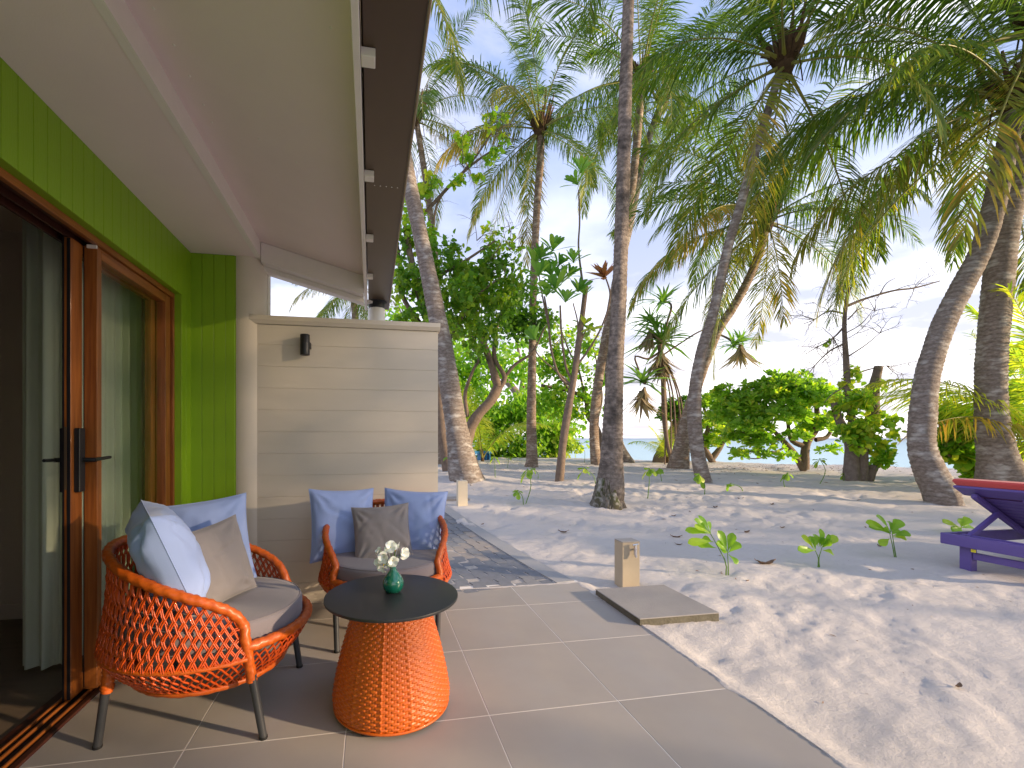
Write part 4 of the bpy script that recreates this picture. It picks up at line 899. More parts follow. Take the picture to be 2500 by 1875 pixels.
def crown(root, c, n, L, seed, wind=.45, lo=0, yellow=1, tilt=(0, 0), only=None):
    r = np.random.default_rng(seed); c = Vector(c) - root.location
    for k in range(n):
        f = k / max(1, n - 1); ei = int(round(lo + f ** .9 * (len(EL) - 1 - lo) + r.uniform(-.5, .5))); ei = min(max(ei, 0), len(EL) - 1)
        az = k * 2.39996 + seed + r.uniform(-.2, .2)
        if only is not None: az = only[k % len(only)] + r.uniform(-.12, .12)
        else: az = az + wind * math.sin(WIND - az) * (1.2 if ei < 6 else .7)
        me = FR[ei][r.integers(0, 2)]
        if yellow and ei >= 5 and r.random() < .13 * yellow: me = FRY[0 if ei < 7 else 1]
        o = link('frond', me, root, c + Vector((math.cos(az) * .05, math.sin(az) * .05, .18 - .05 * ei)))
        o.rotation_euler = (r.uniform(-.22, .22) + tilt[0], r.uniform(-.10, .10) + tilt[1], az); s_ = L / 4.5 * r.uniform(.85, 1.1); o.scale = (s_, s_, s_)
    hs = L / 4.5
    mb = MB().lathe([(.0001, -.45), (.10, -.42), (.17, -.2), (.20, 0), (.17, .22), (.08, .5), (.0001, .62)], 14, tuple(c))
    for k in range(16):
        a = k * 2.4; p0 = (c.x + .14 * math.cos(a), c.y + .14 * math.sin(a), c.z - .12); mb.tube([p0, (c.x + .30 * math.cos(a), c.y + .30 * math.sin(a), c.z + .25), (c.x + .46 * math.cos(a), c.y + .46 * math.sin(a), c.z + .36 + .3 * (k % 3))], [.06, .04, .018], 5)
    for k in range(12):
        a = k * 2.1 + .5; mb.tube([(c.x + .12 * math.cos(a), c.y + .12 * math.sin(a), c.z), (c.x + .3 * math.cos(a), c.y + .3 * math.sin(a), c.z - .1), (c.x + .38 * math.cos(a), c.y + .38 * math.sin(a), c.z - .55 - .1 * (k % 3))], [.016, .012, .006], 4)
    mb.obj('crown_heart', M_fibre, root, 'all')
def palm(label, path, n, L, seed, bark, dd=0., wind=.45, lo=0, top_d=None, yellow=1, flare=0, group='coconut palms in the sand', tilt=(0, 0)):
    """path: (u, v, width px); the first entry is where the trunk leaves the sand"""
    b = at(path[0][0], path[0][1]); d0 = depth(b); pts = [(b.x, b.y, b.z - .12)]; K = len(path) - 1
    for k, (u, v, w) in enumerate(path[1:], 1): p = PD(u, v, d0 + dd * k / K); pts.append(tuple(p))
    rad = [w / 2 * (d0 + dd * k / K) / PF for k, (u, v, w) in enumerate(path)]
    root = tag(empty('coconut_palm', tuple(b)), label, 'palm tree', group)
    q = np.hstack([np.array(pts) - np.array(b), np.array(rad)[:, None]]); L_ = np.linalg.norm(np.diff(q[:, :3], axis=0), axis=1).sum(); ns = int(L_ / .022)
    Q = smooth_path(q, ns); s_ = np.linspace(0, L_, ns); rr = Q[:, 3]; nz = fbm(s_ * 1.3, np.zeros(ns), 4, seed) - .5
    ring = s_ / .075 + 1.2 * nz * 3; saw = (ring - np.floor(ring)); prof = 1 + .075 * (saw - .5) * np.clip((s_ - .35) / .5, .15, 1) + .10 * nz
    sides = 20
    def md(i, a):
        s2 = s_[i.astype(int)]; low = np.clip(1 - s2 / .9, 0, 1)
        return (1 + .045 * np.sin(a * 3 + seed + s2) + .03 * np.sin(a * 2 - s2 * .8) + low * .06 * np.sin(a * 9 + 4 * s2) + .03 * (vnoise(a * 4 + 0 * s2, s2 * 9 + 0 * a, seed) - .5))
    V, F_ = tube_np(Q[:, :3], rr * prof, sides, md)
    link('trunk', np_mesh('trunk', V, F_, mats=[bark], smooth=True), root)
    if flare:
        # matted root foot round the base
        r0 = rad[0]; mb = MB(); rg = np.random.default_rng(seed); base = b - root.location
        prof_ = [(r0 * 1.08, -.05), (r0 * 1.04, .03), (r0 * .90, .14), (r0 * .76, .28), (r0 * .64, .42)]; nn = 40; V = []; Fc = []
        for k, (rr_, z) in enumerate(prof_):
            for i in range(nn): a = 2 * math.pi * i / nn; ro_ = rr_ * (1 + .06 * math.sin(5 * a + seed) + .05 * rg.uniform(-1, 1)); V.append((ro_ * math.cos(a), ro_ * math.sin(a), z))
        for k in range(len(prof_) - 1):
            for i in range(nn): Fc.append((k * nn + i, k * nn + (i + 1) % nn, (k + 1) * nn + (i + 1) % nn, (k + 1) * nn + i))
        link('root_foot', MB().add(V, Fc).mesh('root_foot', [M_moss], 'all'), root)
        VV = []; FF = []; off = 0
        for k in range(flare):
            a = rg.uniform(0, 6.283); h0 = rg.uniform(.05, .42) ** 1.0; rA = np.interp(h0, [0, .14, .28, .42], [1.06, .92, .78, .66]) * r0; 
            pts_ = [(rA * math.cos(a), rA * math.sin(a), h0), (rA * 1.05 * math.cos(a + .05) + .01, rA * 1.05 * math.sin(a + .05), h0 * .55), (r0 * 1.12 * math.cos(a + rg.uniform(-.1, .1)), r0 * 1.12 * math.sin(a + rg.uniform(-.1, .1)), -.03)]
            V, F2 = tube_np(np.array(pts_), [.006, .005, .004], 4); VV.append(V); FF.append(F2 + off); off += len(V)
        tag(link('root_fringe', np_mesh('root_fringe', np.vstack(VV), np.vstack(FF), mats=[mat('pale_root_bark', (.33, .30, .26), .95, .1, col2=(.14, .12, .09), nscale=8)]), root), kind='stuff')
    top = Vector(Q[-1, :3]) + root.location
    if n: crown(root, top, n, L, seed, wind, lo, yellow, tilt)
    return root
palm('thick straight palm trunk with a mossy flared root foot, nearest in the middle', [(1312, 1090, 66), (1318, 1050, 56), (1321, 1000, 47), (1325, 900, 41), (1331, 760, 33), (1338, 620, 31), (1345, 400, 29), (1351, 200, 26), (1358, 0, 23), (1364, -260, 22), (1366, -560, 22)], 12, 3.6, 3, M_barkd, flare=240)
palm('palm leaning left with its pale ringed trunk just right of the screen wall', [(1012, 1042, 84), (1000, 1005, 64), (990, 950, 50), (978, 880, 44), (955, 740, 40), (932, 620, 36), (905, 490, 33), (884, 390, 31), (862, 250, 29), (848, 60, 27), (850, -150, 26)], 17, 4.0, 5, M_bark, yellow=0)
palm('palm behind the leaning one with its crown partly hidden by the gutter', [(955, 1002, 20), (953, 900, 17), (950, 780, 16), (942, 580, 14), (925, 430, 13), (898, 250, 12)], 19, 3.7, 9, M_barkw, wind=.2)
palm('slender upright palm between the fresh green bush and the big-leaved shrub', [(1147, 1008, 32), (1149, 985, 23), (1148, 900, 20), (1150, 760, 17), (1152, 620, 16), (1160, 450, 15), (1168, 330, 15), (1166, 275, 15)], 20, 4.3, 2, M_barkw, dd=.3)
palm('tall palm whose crown shows just behind the thick middle trunk', [(1290, 1003, 26), (1284, 960, 20), (1284, 900, 20), (1296, 800, 19), (1316, 690, 18), (1340, 560, 17), (1366, 400, 16), (1380, 260, 16), (1386, 170, 16)], 20, 4.9, 12, M_barkw, wind=.25)
palm('palm trunk curving up close behind the thick middle trunk', [(1356, 998, 34), (1335, 960, 24), (1320, 880, 20), (1316, 760, 18), (1336, 600, 17), (1365, 460, 16), (1392, 330, 15), (1432, 215, 15)], 12, 4.1, 17, M_bark)
palm('tall slim palm with a brown trunk leaning right, in front of the flared leaning palm', [(1524, 1043, 34), (1512, 1010, 28), (1504, 960, 27), (1500, 900, 27), (1503, 835, 25), (1516, 760, 22), (1537, 690, 21), (1556, 610, 20), (1573, 531, 19), (1597, 450, 18), (1625, 350, 17), (1656, 250, 16), (1695, 125, 16)], 21, 4.4, 21, M_bark, dd=-.2)
palm('palm with a thick flared foot leaning right behind the tall brown trunk', [(1463, 1012, 48), (1470, 975, 34), (1480, 930, 30), (1500, 850, 24), (1527, 774, 20), (1552, 713, 19), (1584, 664, 18), (1615, 607, 17), (1640, 545, 16), (1657, 470, 16)], 28, 4.5, 26, M_barkw, dd=-.6, wind=.6, yellow=1.8)
palm('curved pale palm trunk bowing left beside the purple sun lounger', [(2046, 1088, 58), (2030, 1055, 56), (2014, 1025, 54), (1993, 968, 47), (1994, 892, 44), (2002, 816, 42), (2017, 759, 41), (2040, 694, 40), (2074, 626, 39), (2109, 561, 38), (2133, 500, 37), (2155, 411, 36), (2176, 317, 34), (2196, 215, 33)], 19, 4.2, 31, M_bark, dd=.4, wind=.5, yellow=1.0)
palm('thick straight grey palm trunk at the right edge behind the sun lounger', [(2172, 1066, 92), (2166, 1030, 78), (2156, 985, 62), (2146, 920, 54), (2142, 860, 50), (2142, 790, 50), (2146, 720, 50), (2153, 645, 50), (2163, 531, 48), (2180, 430, 46), (2206, 317, 44), (2236, 200, 42), (2252, 60, 40)], 21, 5.4, 36, M_bark, wind=.6)
# palm glimpsed over the screen wall
palm('distant palm seen through the opening above the screen wall', [(772, 1000, 20), (770, 850, 16), (768, 700, 15), (762, 618, 14)], 16, 2.9, 41, M_barkw, wind=.2)

def young_palm(label, u, v, L, n, seed, els=(1, 4), only=None, mesh=None, lift=0.1):
    b = at(u, v); root = tag(empty('young_palm', tuple(b)), label, 'palm tree', 'young palms without trunks'); r = np.random.default_rng(seed)
    for k in range(n):
        az = only[k % len(only)] + r.uniform(-.1, .1) if only else k * 2.4 + seed; ei = els[0] + (k % (els[1] - els[0] + 1)); me = mesh[k % len(mesh)] if mesh else FR[ei][k % 2]
        o = link('frond', me, root, (0, 0, lift)); o.rotation_euler = (r.uniform(-.15, .15), r.uniform(-.08, .08), az); s_ = L / 4.5 * r.uniform(.85, 1.1); o.scale = (s_,) * 3
    MB().lathe([(.0001, -.1), (.07, -.05), (.06, .25), (.03, .45), (.0001, .5)], 10).obj('leaf_bases', M_fibre, root, 'all'); return root
V, F_, mi, ti = frond_mesh(401, 78, 30, hang=.5, yellow=.35); fy1 = np_mesh('frond', V, F_, tint=ti, mats=[M_leafB, M_rachis], midx=mi, smooth=True)
V, F_, mi, ti = frond_mesh(402, 60, 78, hang=.7, yellow=.35); fy2 = np_mesh('frond', V, F_, tint=ti, mats=[M_leafB, M_rachis], midx=mi, smooth=True)
young_palm('young palm with upright yellow-green fronds beside the leaning palm trunk', 1042, 996, 3.6, 7, 3, mesh=[fy1, fy2], only=[2.9, -.3, 1.6, 4.4, 2.4, .3, 3.5])
young_palm('small lime young palm in front of the sea between the trunks', 1442, 1000, 1.7, 8, 5, mesh=[fy2, fy1])
young_palm('low palm at the right edge with a green and a yellowing frond reaching left', 2300, 1064, 3.5, 7, 7, mesh=[fy2, fy1], only=[2.95, 2.2, 2.6, 3.3, 2.75, 1.5, .3], lift=.45)
E2_ = young_palm('low palm behind the thick grey trunk with a yellow drooping frond', 2316, 1060, 3.6, 3, 9, only=[2.98, 2.5, 3.5], mesh=[FRY[2], fy2, fy1], lift=.30)

# ================================================================ BROADLEAF TREES AND BUSHES
def pxp(L, d): return [PD(u, v, d) for u, v in L]
def rw(px, d): return px / 2 * d / PF
# left big tree
d = 11.5; b = at(975, 1022); A1 = tag(empty('broadleaf_tree', tuple(b)), 'dense green broadleaf tree with crooked limbs behind the leaning palm', 'tree')
def LB(pts, w0, w1, name, root, m=M_branch, seed=0, d=d):
    P = [Vector(p) - root.location for p in pts]; return limb(P, w0, w1, name, m, root, seed=seed)
LB([b - Vector((0, 0, .1))] + pxp([(960, 950), (948, 850), (936, 740), (908, 640), (888, 560), (876, 490)], depth(b)), .20, .07, 'trunk', A1); d = depth(b)
for L_, w0, w1 in (([(888, 560), (880, 500), (912, 466), (1007, 366), (1093, 306)], .07, .022), ([(1000, 372), (1030, 335), (1082, 258)], .035, .012), ([(936, 740), (870, 640), (862, 560), (850, 480)], .08, .04), ([(908, 640), (960, 590), (1010, 560), (1070, 520)], .06, .02), ([(945, 780), (990, 700), (1030, 640), (1080, 600)], .06, .02), ([(905, 640), (930, 540), (945, 440), (990, 385)], .05, .02)):
    LB(pxp(L_, d + .2), w0, w1, 'limb', A1, seed=int(w0 * 900))
C1 = [(890, 600, 60, d - .3, 1.), (960, 560, 58, d, 1), (1020, 600, 62, d + .4, 1), (1062, 565, 42, d + .3, .8), (1082, 640, 52, d + .5, 1), (1000, 680, 58, d + .2, 1), (1042, 735, 42, d, .8), (940, 650, 50, d - .2, 1), (880, 700, 45, d, 1), (1110, 590, 34, d + .6, .6), (870, 520, 40, d, .7), (1000, 620, 40, d - .8, .9), (960, 700, 40, d - .7, .8)]
def crown_part(root, name, data, T, m):
    pos, ax, nm, sz, ti = data; pos = pos - np.array(root.location); return link(name, leaf_mesh(name, T, pos, ax, nm, sz, ti, m), root)
crown_part(A1, 'crown', cloud(C1, 5600, .125, 51, clumps=30, spread=.14, base_tint=.58), T_HEART, M_leafA)
C1b = [(905, 430, 34, d, 1), (930, 398, 22, d, 1), (1000, 300, 20, d, 1), (1012, 342, 18, d, 1), (1060, 335, 20, d, 1), (1088, 300, 14, d, 1), (1060, 262, 18, d, 1), (1092, 252, 10, d, 1), (985, 392, 18, d, 1), (915, 515, 34, d, 1), (890, 470, 28, d, .8), (1085, 520, 30, d + .4, .35), (1060, 500, 26, d + .4, .35), (1110, 530, 22, d, .3), (1035, 380, 16, d, .8)]
crown_part(A1, 'light_shoots', cloud(C1b, 1700, .115, 52, clumps=7, spread=.26, base_tint=.6), T_HEART, M_leafB)
st = [(tuple(Vector(PD(u, v, d)) - A1.location), (.3, 0, .5)) for u, v in ((1060, 560), (1090, 590), (1030, 520), (1100, 540), (905, 430), (1000, 360), (1070, 290), (1085, 300))]
twigs(st, 34, .8, .010, 'twigs', M_branch, A1, 8)
# limb tree behind the leaning palm
b = at(1000, 1012); A2 = tag(empty('crooked_tree', tuple(b)), 'crooked bare-limbed tree forking just right of the leaning palm trunk', 'tree'); d = depth(b) + .3
LB([b - Vector((0, 0, .1))] + pxp([(1012, 940), (1030, 900), (1060, 866), (1076, 836)], d), rw(26, d), rw(22, d), 'trunk', A2)
for L_, w0, w1 in (([(1076, 836), (1062, 790), (1042, 730), (1030, 680), (1010, 630)], 18, 8), ([(1074, 845), (1090, 815), (1068, 770), (1075, 700), (1095, 650)], 12, 5), ([(1010, 900), (1005, 850), (1022, 800), (1035, 770), (1020, 720)], 9, 5), ([(1076, 836), (1110, 790), (1150, 760), (1180, 700)], 8, 3)):
    LB(pxp(L_, d), rw(w0, d), rw(w1, d), 'limb', A2, seed=w0)
crown_part(A2, 'crown', cloud([(1010, 620, 40, d, 1), (1095, 640, 45, d, 1), (1060, 700, 45, d, 1), (1110, 700, 40, d + .5, 1), (1040, 760, 26, d, .6), (1140, 690, 40, d + .6, .8), (1180, 690, 30, d + .5, .6), (1150, 620, 30, d, .5)], 3300, .12, 61, clumps=16, spread=.26), T_HEART, M_leafA)
# leaning trunk joining the canopy
b = at(1210, 984); A3 = tag(empty('leaning_tree', tuple(b)), 'thin tree leaning far left in front of the fresh green bush', 'tree'); d = depth(b)
LB([b - Vector((0, 0, .1))] + pxp([(1190, 950), (1158, 905), (1124, 859), (1092, 820), (1047, 779), (1010, 735)], d), rw(22, d), rw(10, d), 'trunk', A3)
LB(pxp([(1124, 859), (1128, 800), (1118, 740), (1130, 690)], d), rw(9, d), rw(4, d), 'limb', A3); LB(pxp([(1092, 820), (1110, 790), (1140, 770), (1165, 740)], d), rw(7, d), rw(3, d), 'limb', A3)
crown_part(A3, 'crown', cloud([(1130, 690, 40, d, 1), (1165, 735, 35, d, 1), (1010, 730, 36, d, 1), (1090, 760, 30, d, .7)], 1500, .13, 66, clumps=12, spread=.3), T_HEART, M_leafB)
# fresh green bush at the left
d = 22; b = PD(1130, 1000, d); b.z = float(ground_h(b.x, b.y)); Bu = tag(empty('green_bush', tuple(b)), 'big fresh green bush behind the blue bench, glowing yellow at its right foot', 'bush')
for k, (u, v) in enumerate(((1075, 900), (1120, 870), (1165, 900), (1205, 930), (1100, 950))):
    P = [b + Vector((.2 * k - .4, 0, -.1)), PD((u + 1130) / 2, 960, d), PD(u, v, d)]; LB(P, .07, .02, 'branch', Bu, seed=k)
crown_part(Bu, 'crown', cloud([(1075, 905, 52, d, 1), (1118, 880, 55, d, 1), (1165, 905, 58, d, 1), (1205, 940, 42, d - .2, 1), (1100, 955, 46, d - .5, 1), (1150, 965, 44, d - .5, 1), (1060, 965, 36, d - .3, 1), (1190, 968, 30, d - .6, .9), (1050, 850, 30, d, .6), (985, 930, 45, d, 1), (980, 860, 45, d + 1, .8)], 9000, .24, 71, clumps=26, spread=.2, base_tint=.42), T_OBOV, M_leafB)
tag(crown_part(Bu, 'yellow_shoots', cloud([(1215, 955, 26, d - .8, 1), (1238, 965, 16, d - 1, 1), (1200, 920, 26, d - .8, .7), (1205, 985, 16, d - 1, 1)], 700, .25, 72, clumps=10, spread=.3, base_tint=.85), T_OBOV, M_leafY), kind='stuff')
# far sparse tree at centre
d = 17; b = at(1300, 996); A4 = tag(empty('seaside_tree', tuple(b)), 'sparse spreading tree with a low crooked limb over the sea view', 'tree'); d = depth(b) + .3
LB([b - Vector((0, 0, .1))] + pxp([(1296, 950), (1288, 922), (1270, 900), (1264, 862), (1230, 845), (1169, 832)], d), rw(14, d), rw(6, d), 'trunk', A4)
for L_ in ([(1264, 862), (1250, 800), (1230, 760), (1215, 720)], [(1230, 845), (1205, 800), (1190, 760)], [(1285, 920), (1300, 860), (1290, 790), (1280, 740)]): LB(pxp(L_, d), rw(6, d), rw(2.5, d), 'limb', A4, seed=len(L_))
crown_part(A4, 'crown', cloud([(1190, 780, 42, d, 1), (1235, 800, 40, d, 1), (1278, 750, 30, d, .8), (1255, 870, 34, d, 1), (1205, 850, 34, d, 1), (1290, 820, 24, d, .7), (1285, 885, 22, d, .7), (1180, 720, 40, d + .5, .7), (1240, 730, 30, d + .5, .6), (1220, 890, 30, d, .8), (1170, 870, 30, d, .8)], 3600, .15, 81, clumps=17, spread=.24), T_HEART, M_leafB)
twigs([(tuple(PD(u, v, d) - A4.location), (0, 0, .5)) for u, v in ((1215, 730), (1280, 745), (1300, 800), (1190, 760))], 22, .9, .010, 'twigs', M_branch, A4, 9)
# background screen of distant green, behind everything on the left
d = 24; b = PD(1000, 990, d); b.z = float(ground_h(b.x, b.y)); Bg = tag(empty('distant_thicket', tuple(b)), 'distant mixed thicket of yellow-green foliage behind the left trees', 'thicket')
crown_part(Bg, 'foliage', cloud([(890, 800, 80, d, 1), (960, 760, 80, d, 1), (1030, 800, 70, d, 1), (1100, 770, 60, d, .8), (880, 920, 70, d, 1), (960, 900, 80, d, 1), (1030, 900, 60, d, 1), (1140, 820, 50, d, .7), (850, 700, 60, d, .7), (1180, 900, 60, d, .8), (1230, 940, 40, d, .7)], 6500, .26, 91, clumps=24, spread=.26, base_tint=.5), T_HEART, M_leafB)
for k, (u, v) in enumerate(((900, 800), (980, 780), (1060, 790), (1130, 820))): LB([PD(u + 20, 985, d), PD(u + 8, 900, d), PD(u, v, d)], .09, .04, 'stem', Bg, seed=k)
# small-leaved rosette bushes on the right
b = at(1737, 1018); RB = tag(empty('beach_cabbage_bush', tuple(b)), 'wide rounded rosette-leaved bush on forked brown stems in front of the sea', 'bush'); d = depth(b)
for L_, w0 in (([(1737, 1012), (1715, 980), (1680, 940), (1640, 900)], 16), ([(1737, 1010), (1742, 960), (1765, 920), (1762, 860)], 20), ([(1742, 965), (1710, 950), (1700, 900), (1690, 860)], 12), ([(1762, 950), (1790, 940), (1805, 890)], 10), ([(1690, 950), (1640, 945), (1590, 930)], 8), ([(1715, 985), (1660, 975), (1610, 975), (1570, 965)], 6), ([(1700, 965), (1640, 990), (1600, 985)], 5)):
    P = pxp(L_, d); P[0].z -= .05 if L_[0][1] > 1000 else 0; LB(P, rw(w0, d), rw(w0 * .35, d), 'stem', RB, seed=w0)
BL = [(1600, 880, 46, d, 1), (1650, 858, 50, d - .2, 1), (1700, 850, 52, d - .3, 1), (1745, 865, 52, d - .2, 1), (1690, 900, 50, d - .6, 1), (1625, 925, 44, d - .4, 1), (1765, 925, 36, d - .2, .9), (1650, 960, 34, d - .2, .7), (1785, 870, 42, d, 1), (1720, 945, 30, d - .5, .6), (1588, 950, 28, d, .7), (1565, 900, 34, d + .2, .9), (1725, 815, 20, d, .5), (1655, 815, 16, d, .4), (1640, 985, 22, d - .3, .5), (1595, 985, 20, d - .2, .5), (1695, 985, 18, d - .4, .4), (1790, 975, 20, d, .5), (1560, 850, 24, d + .3, .6)]
crown_part(RB, 'crown', rosette_cloud(BL, 900, .175, 101, 10, base_tint=.62), T_OBOV, M_leafB)
b = at(1512, 1000); d = depth(b) + .5; RB2 = tag(empty('beach_cabbage_bush', tuple(b)), 'green bush filling the gap right of the tall leaning palm foot', 'bush')
for L_ in ([(1540, 1000), (1520, 960), (1530, 920), (1520, 880)], [(1535, 995), (1560, 960), (1575, 920)]): LB(pxp(L_, d), rw(14, d), rw(5, d), 'stem', RB2)
crown_part(RB2, 'crown', rosette_cloud([(1535, 880, 34, d, 1), (1530, 920, 38, d, 1), (1550, 950, 32, d, 1), (1575, 890, 34, d, 1), (1590, 930, 30, d, .8), (1525, 965, 24, d, .7)], 330, .19, 105, 10, base_tint=.55), T_OBOV, M_leafB)
b = at(1425, 998); d = depth(b); RB3 = tag(empty('leaning_bush', tuple(b)), 'small leafy bush on a dark trunk leaning right against the flared palm', 'bush')
LB([b - Vector((0, 0, .1))] + pxp([(1440, 960), (1458, 925), (1466, 895)], d), rw(34, d), rw(16, d), 'trunk', RB3)
crown_part(RB3, 'crown', rosette_cloud([(1455, 885, 26, d, 1), (1475, 895, 20, d, 1), (1440, 905, 18, d, .9), (1480, 870, 16, d, .7)], 130, .2, 107, 10, base_tint=.35), T_OBOV, M_leafA)
b = at(2110, 1040); d = depth(b) - .4; RB4 = tag(empty('beach_cabbage_bush', tuple(b)), 'large-leaved rosette bush between the two palm trunks at the right', 'bush')
for L_ in ([(2120, 1040), (2105, 990), (2080, 940), (2066, 905)], [(2120, 1040), (2150, 980), (2190, 930), (2200, 880)], [(2110, 1020), (2070, 1000), (2040, 975)]): LB(pxp(L_, d), rw(9, d), rw(4, d), 'stem', RB4)
crown_part(RB4, 'crown', rosette_cloud([(2065, 905, 28, d, 1), (2085, 950, 38, d, 1), (2055, 985, 30, d, 1), (2100, 1000, 40, d, 1), (2045, 945, 20, d, .8), (2200, 930, 55, d + .6, 1), (2200, 1000, 45, d + .6, 1), (2190, 860, 40, d + .8, .9), (2130, 1030, 30, d, .9), (2215, 780, 40, d + 1, .6), (2120, 930, 26, d + .5, .8)], 620, .22, 111, 10, base_tint=.62), T_OBOV, M_leafB)
# dead tree with leafy shoots round its foot
b = at(1850, 1038); d = depth(b); SN = tag(empty('half_dead_tree', tuple(b)), 'half-dead tree with a bare branching top and bright green shoots round its forked foot', 'tree')
LB([b - Vector((.12, 0, .1))] + pxp([(1836, 960), (1812, 905), (1802, 870)], d), rw(30, d), rw(12, d), 'trunk', SN, M_dead)
LB([b - Vector((-.05, 0, .1))] + pxp([(1862, 960), (1884, 900), (1888, 840), (1898, 792)], d), rw(30, d), rw(17, d), 'trunk', SN, M_dead)
LB([b - Vector((-.22, 0, .1))] + pxp([(1880, 1020), (1888, 1008)], d), rw(24, d), rw(17, d), 'stump', SN, M_dead)
LB(pxp([(1850, 960), (1834, 870), (1828, 780), (1824, 700), (1830, 640), (1836, 622)], d), rw(15, d), rw(7, d), 'trunk', SN, M_dead)
for L_, w0 in (([(1832, 660), (1870, 645), (1930, 628), (1975, 622), (2030, 607)], 6), ([(1826, 678), (1790, 672), (1760, 690), (1735, 700)], 4), ([(1828, 700), (1800, 730), (1765, 750), (1740, 765)], 4), ([(1828, 740), (1790, 760), (1760, 790), (1745, 810)], 4), ([(1832, 770), (1870, 745), (1900, 720)], 3), ([(1834, 640), (1815, 620), (1808, 598)], 3), ([(1836, 815), (1870, 800), (1915, 790)], 4), ([(1832, 690), (1860, 665), (1890, 672)], 3), ([(1900, 636), (1915, 612), (1935, 600)], 2.5), ([(1838, 830), (1800, 850), (1780, 870)], 4), ([(1826, 720), (1860, 700), (1890, 665)], 2.5)):
    LB(pxp(L_, d), rw(w0, d), rw(w0 * .35, d), 'bare_branch', SN, M_dead, seed=int(w0))
st = [(tuple(PD(u, v, d) - SN.location), (dx1, 0, dz1)) for u, v, dx1, dz1 in ((1830, 650, -.3, .4), (1870, 645, .2, .4), (1930, 628, .4, .2), (1975, 622, .5, 0), (1760, 690, -.6, -.4), (1765, 750, -.6, -.4), (1760, 790, -.6, -.3), (1900, 720, .5, .3), (1915, 790, .5, -.1), (1835, 625, 0, .6), (1790, 672, -.4, .2), (1890, 672, .3, .3), (1850, 720, .3, .2), (1800, 730, -.3, -.3))]
twigs(st, 54, .55, .0075, 'dead_twigs', M_dead, SN, 12, gen=2)
crown_part(SN, 'shoots', cloud([(1850, 870, 34, d - .1, 1), (1872, 915, 36, d - .2, 1), (1838, 935, 26, d - .2, 1), (1890, 960, 26, d - .1, .9), (1905, 905, 26, d, .9), (1838, 830, 20, d, .8), (1846, 800, 16, d, .7), (1892, 832, 18, d, .9), (1912, 985, 22, d, .8), (1935, 930, 18, d, .5), (1858, 960, 20, d - .3, .7), (1815, 885, 20, d, .7), (1900, 1000, 16, d, .6), (1790, 740, 6, d, .6)], 1700, .115, 121, clumps=14, spread=.22, base_tint=.68), T_HEART, M_leafB)
# shrub with big leaves in rosettes
b = at(1207, 1038); d = depth(b); SH = tag(empty('big_leaved_shrub', tuple(b)), 'tall thin shrub carrying big glossy leaf rosettes, one russet, on crooked stems', 'shrub')
LB([b - Vector((0, 0, .1))] + pxp([(1216, 960), (1228, 880), (1240, 815), (1250, 740), (1258, 680), (1266, 618)], d), rw(19, d), rw(11, d), 'trunk', SH)
for L_, w0 in (([(1238, 835), (1210, 815), (1192, 760), (1184, 690), (1176, 640)], 6), ([(1240, 830), (1222, 790), (1213, 720), (1210, 660)], 6), ([(1246, 790), (1275, 750), (1302, 700), (1318, 640), (1306, 592)], 5), ([(1262, 640), (1250, 540), (1252, 480), (1250, 410)], 5), ([(1250, 760), (1262, 720), (1280, 700)], 4), ([(1238, 835), (1200, 800), (1165, 770), (1152, 745)], 4), ([(1246, 760), (1248, 700), (1238, 655)], 4), ([(1184, 700), (1168, 620), (1162, 570)], 4)):
    LB(pxp(L_, d), rw(w0, d), rw(w0 * .6, d), 'limb', SH, seed=w0)
cs = [(1162, 560), (1188, 545), (1200, 580), (1158, 600), (1192, 628), (1222, 600), (1243, 632), (1215, 655), (1176, 640), (1148, 572), (1256, 640), (1205, 612), (1232, 570), (1172, 590), (1248, 378), (1240, 405), (1150, 735), (1185, 600)]
r = np.random.default_rng(5); cen = np.array([np.array(PD(u, v, d + r.uniform(-.3, .3))) for u, v in cs]); axs = np.array([(r.uniform(-.5, .5), r.uniform(-.7, .2), 1.0) for _ in cs])
for q_ in range(len(cen)): crown_part(SH, 'leaf_rosette', rosettes(cen[q_:q_ + 1] + np.array([[0, -.15, 0]]), axs[q_:q_ + 1], .38, 131 + q_, 14, open_=.95, base_tint=.5, jit=.32), T_OBOVW, M_leafC)
crown_part(SH, 'russet_rosette', rosettes(np.array([np.array(PD(1304, 596, d))]), np.array([(-.35, -.3, .8)]), .50, 133, 17, open_=1.0), T_LANC, M_leafR)
crown_part(SH, 'yellowing_rosette', rosettes(np.array([np.array(PD(1272, 712, d)), np.array(PD(1262, 700, d))]), np.array([(-.2, 0, 1.), (.3, 0, 1)]), .26, 135, 9, open_=1.3, base_tint=.8), T_OBOV, M_leafY)
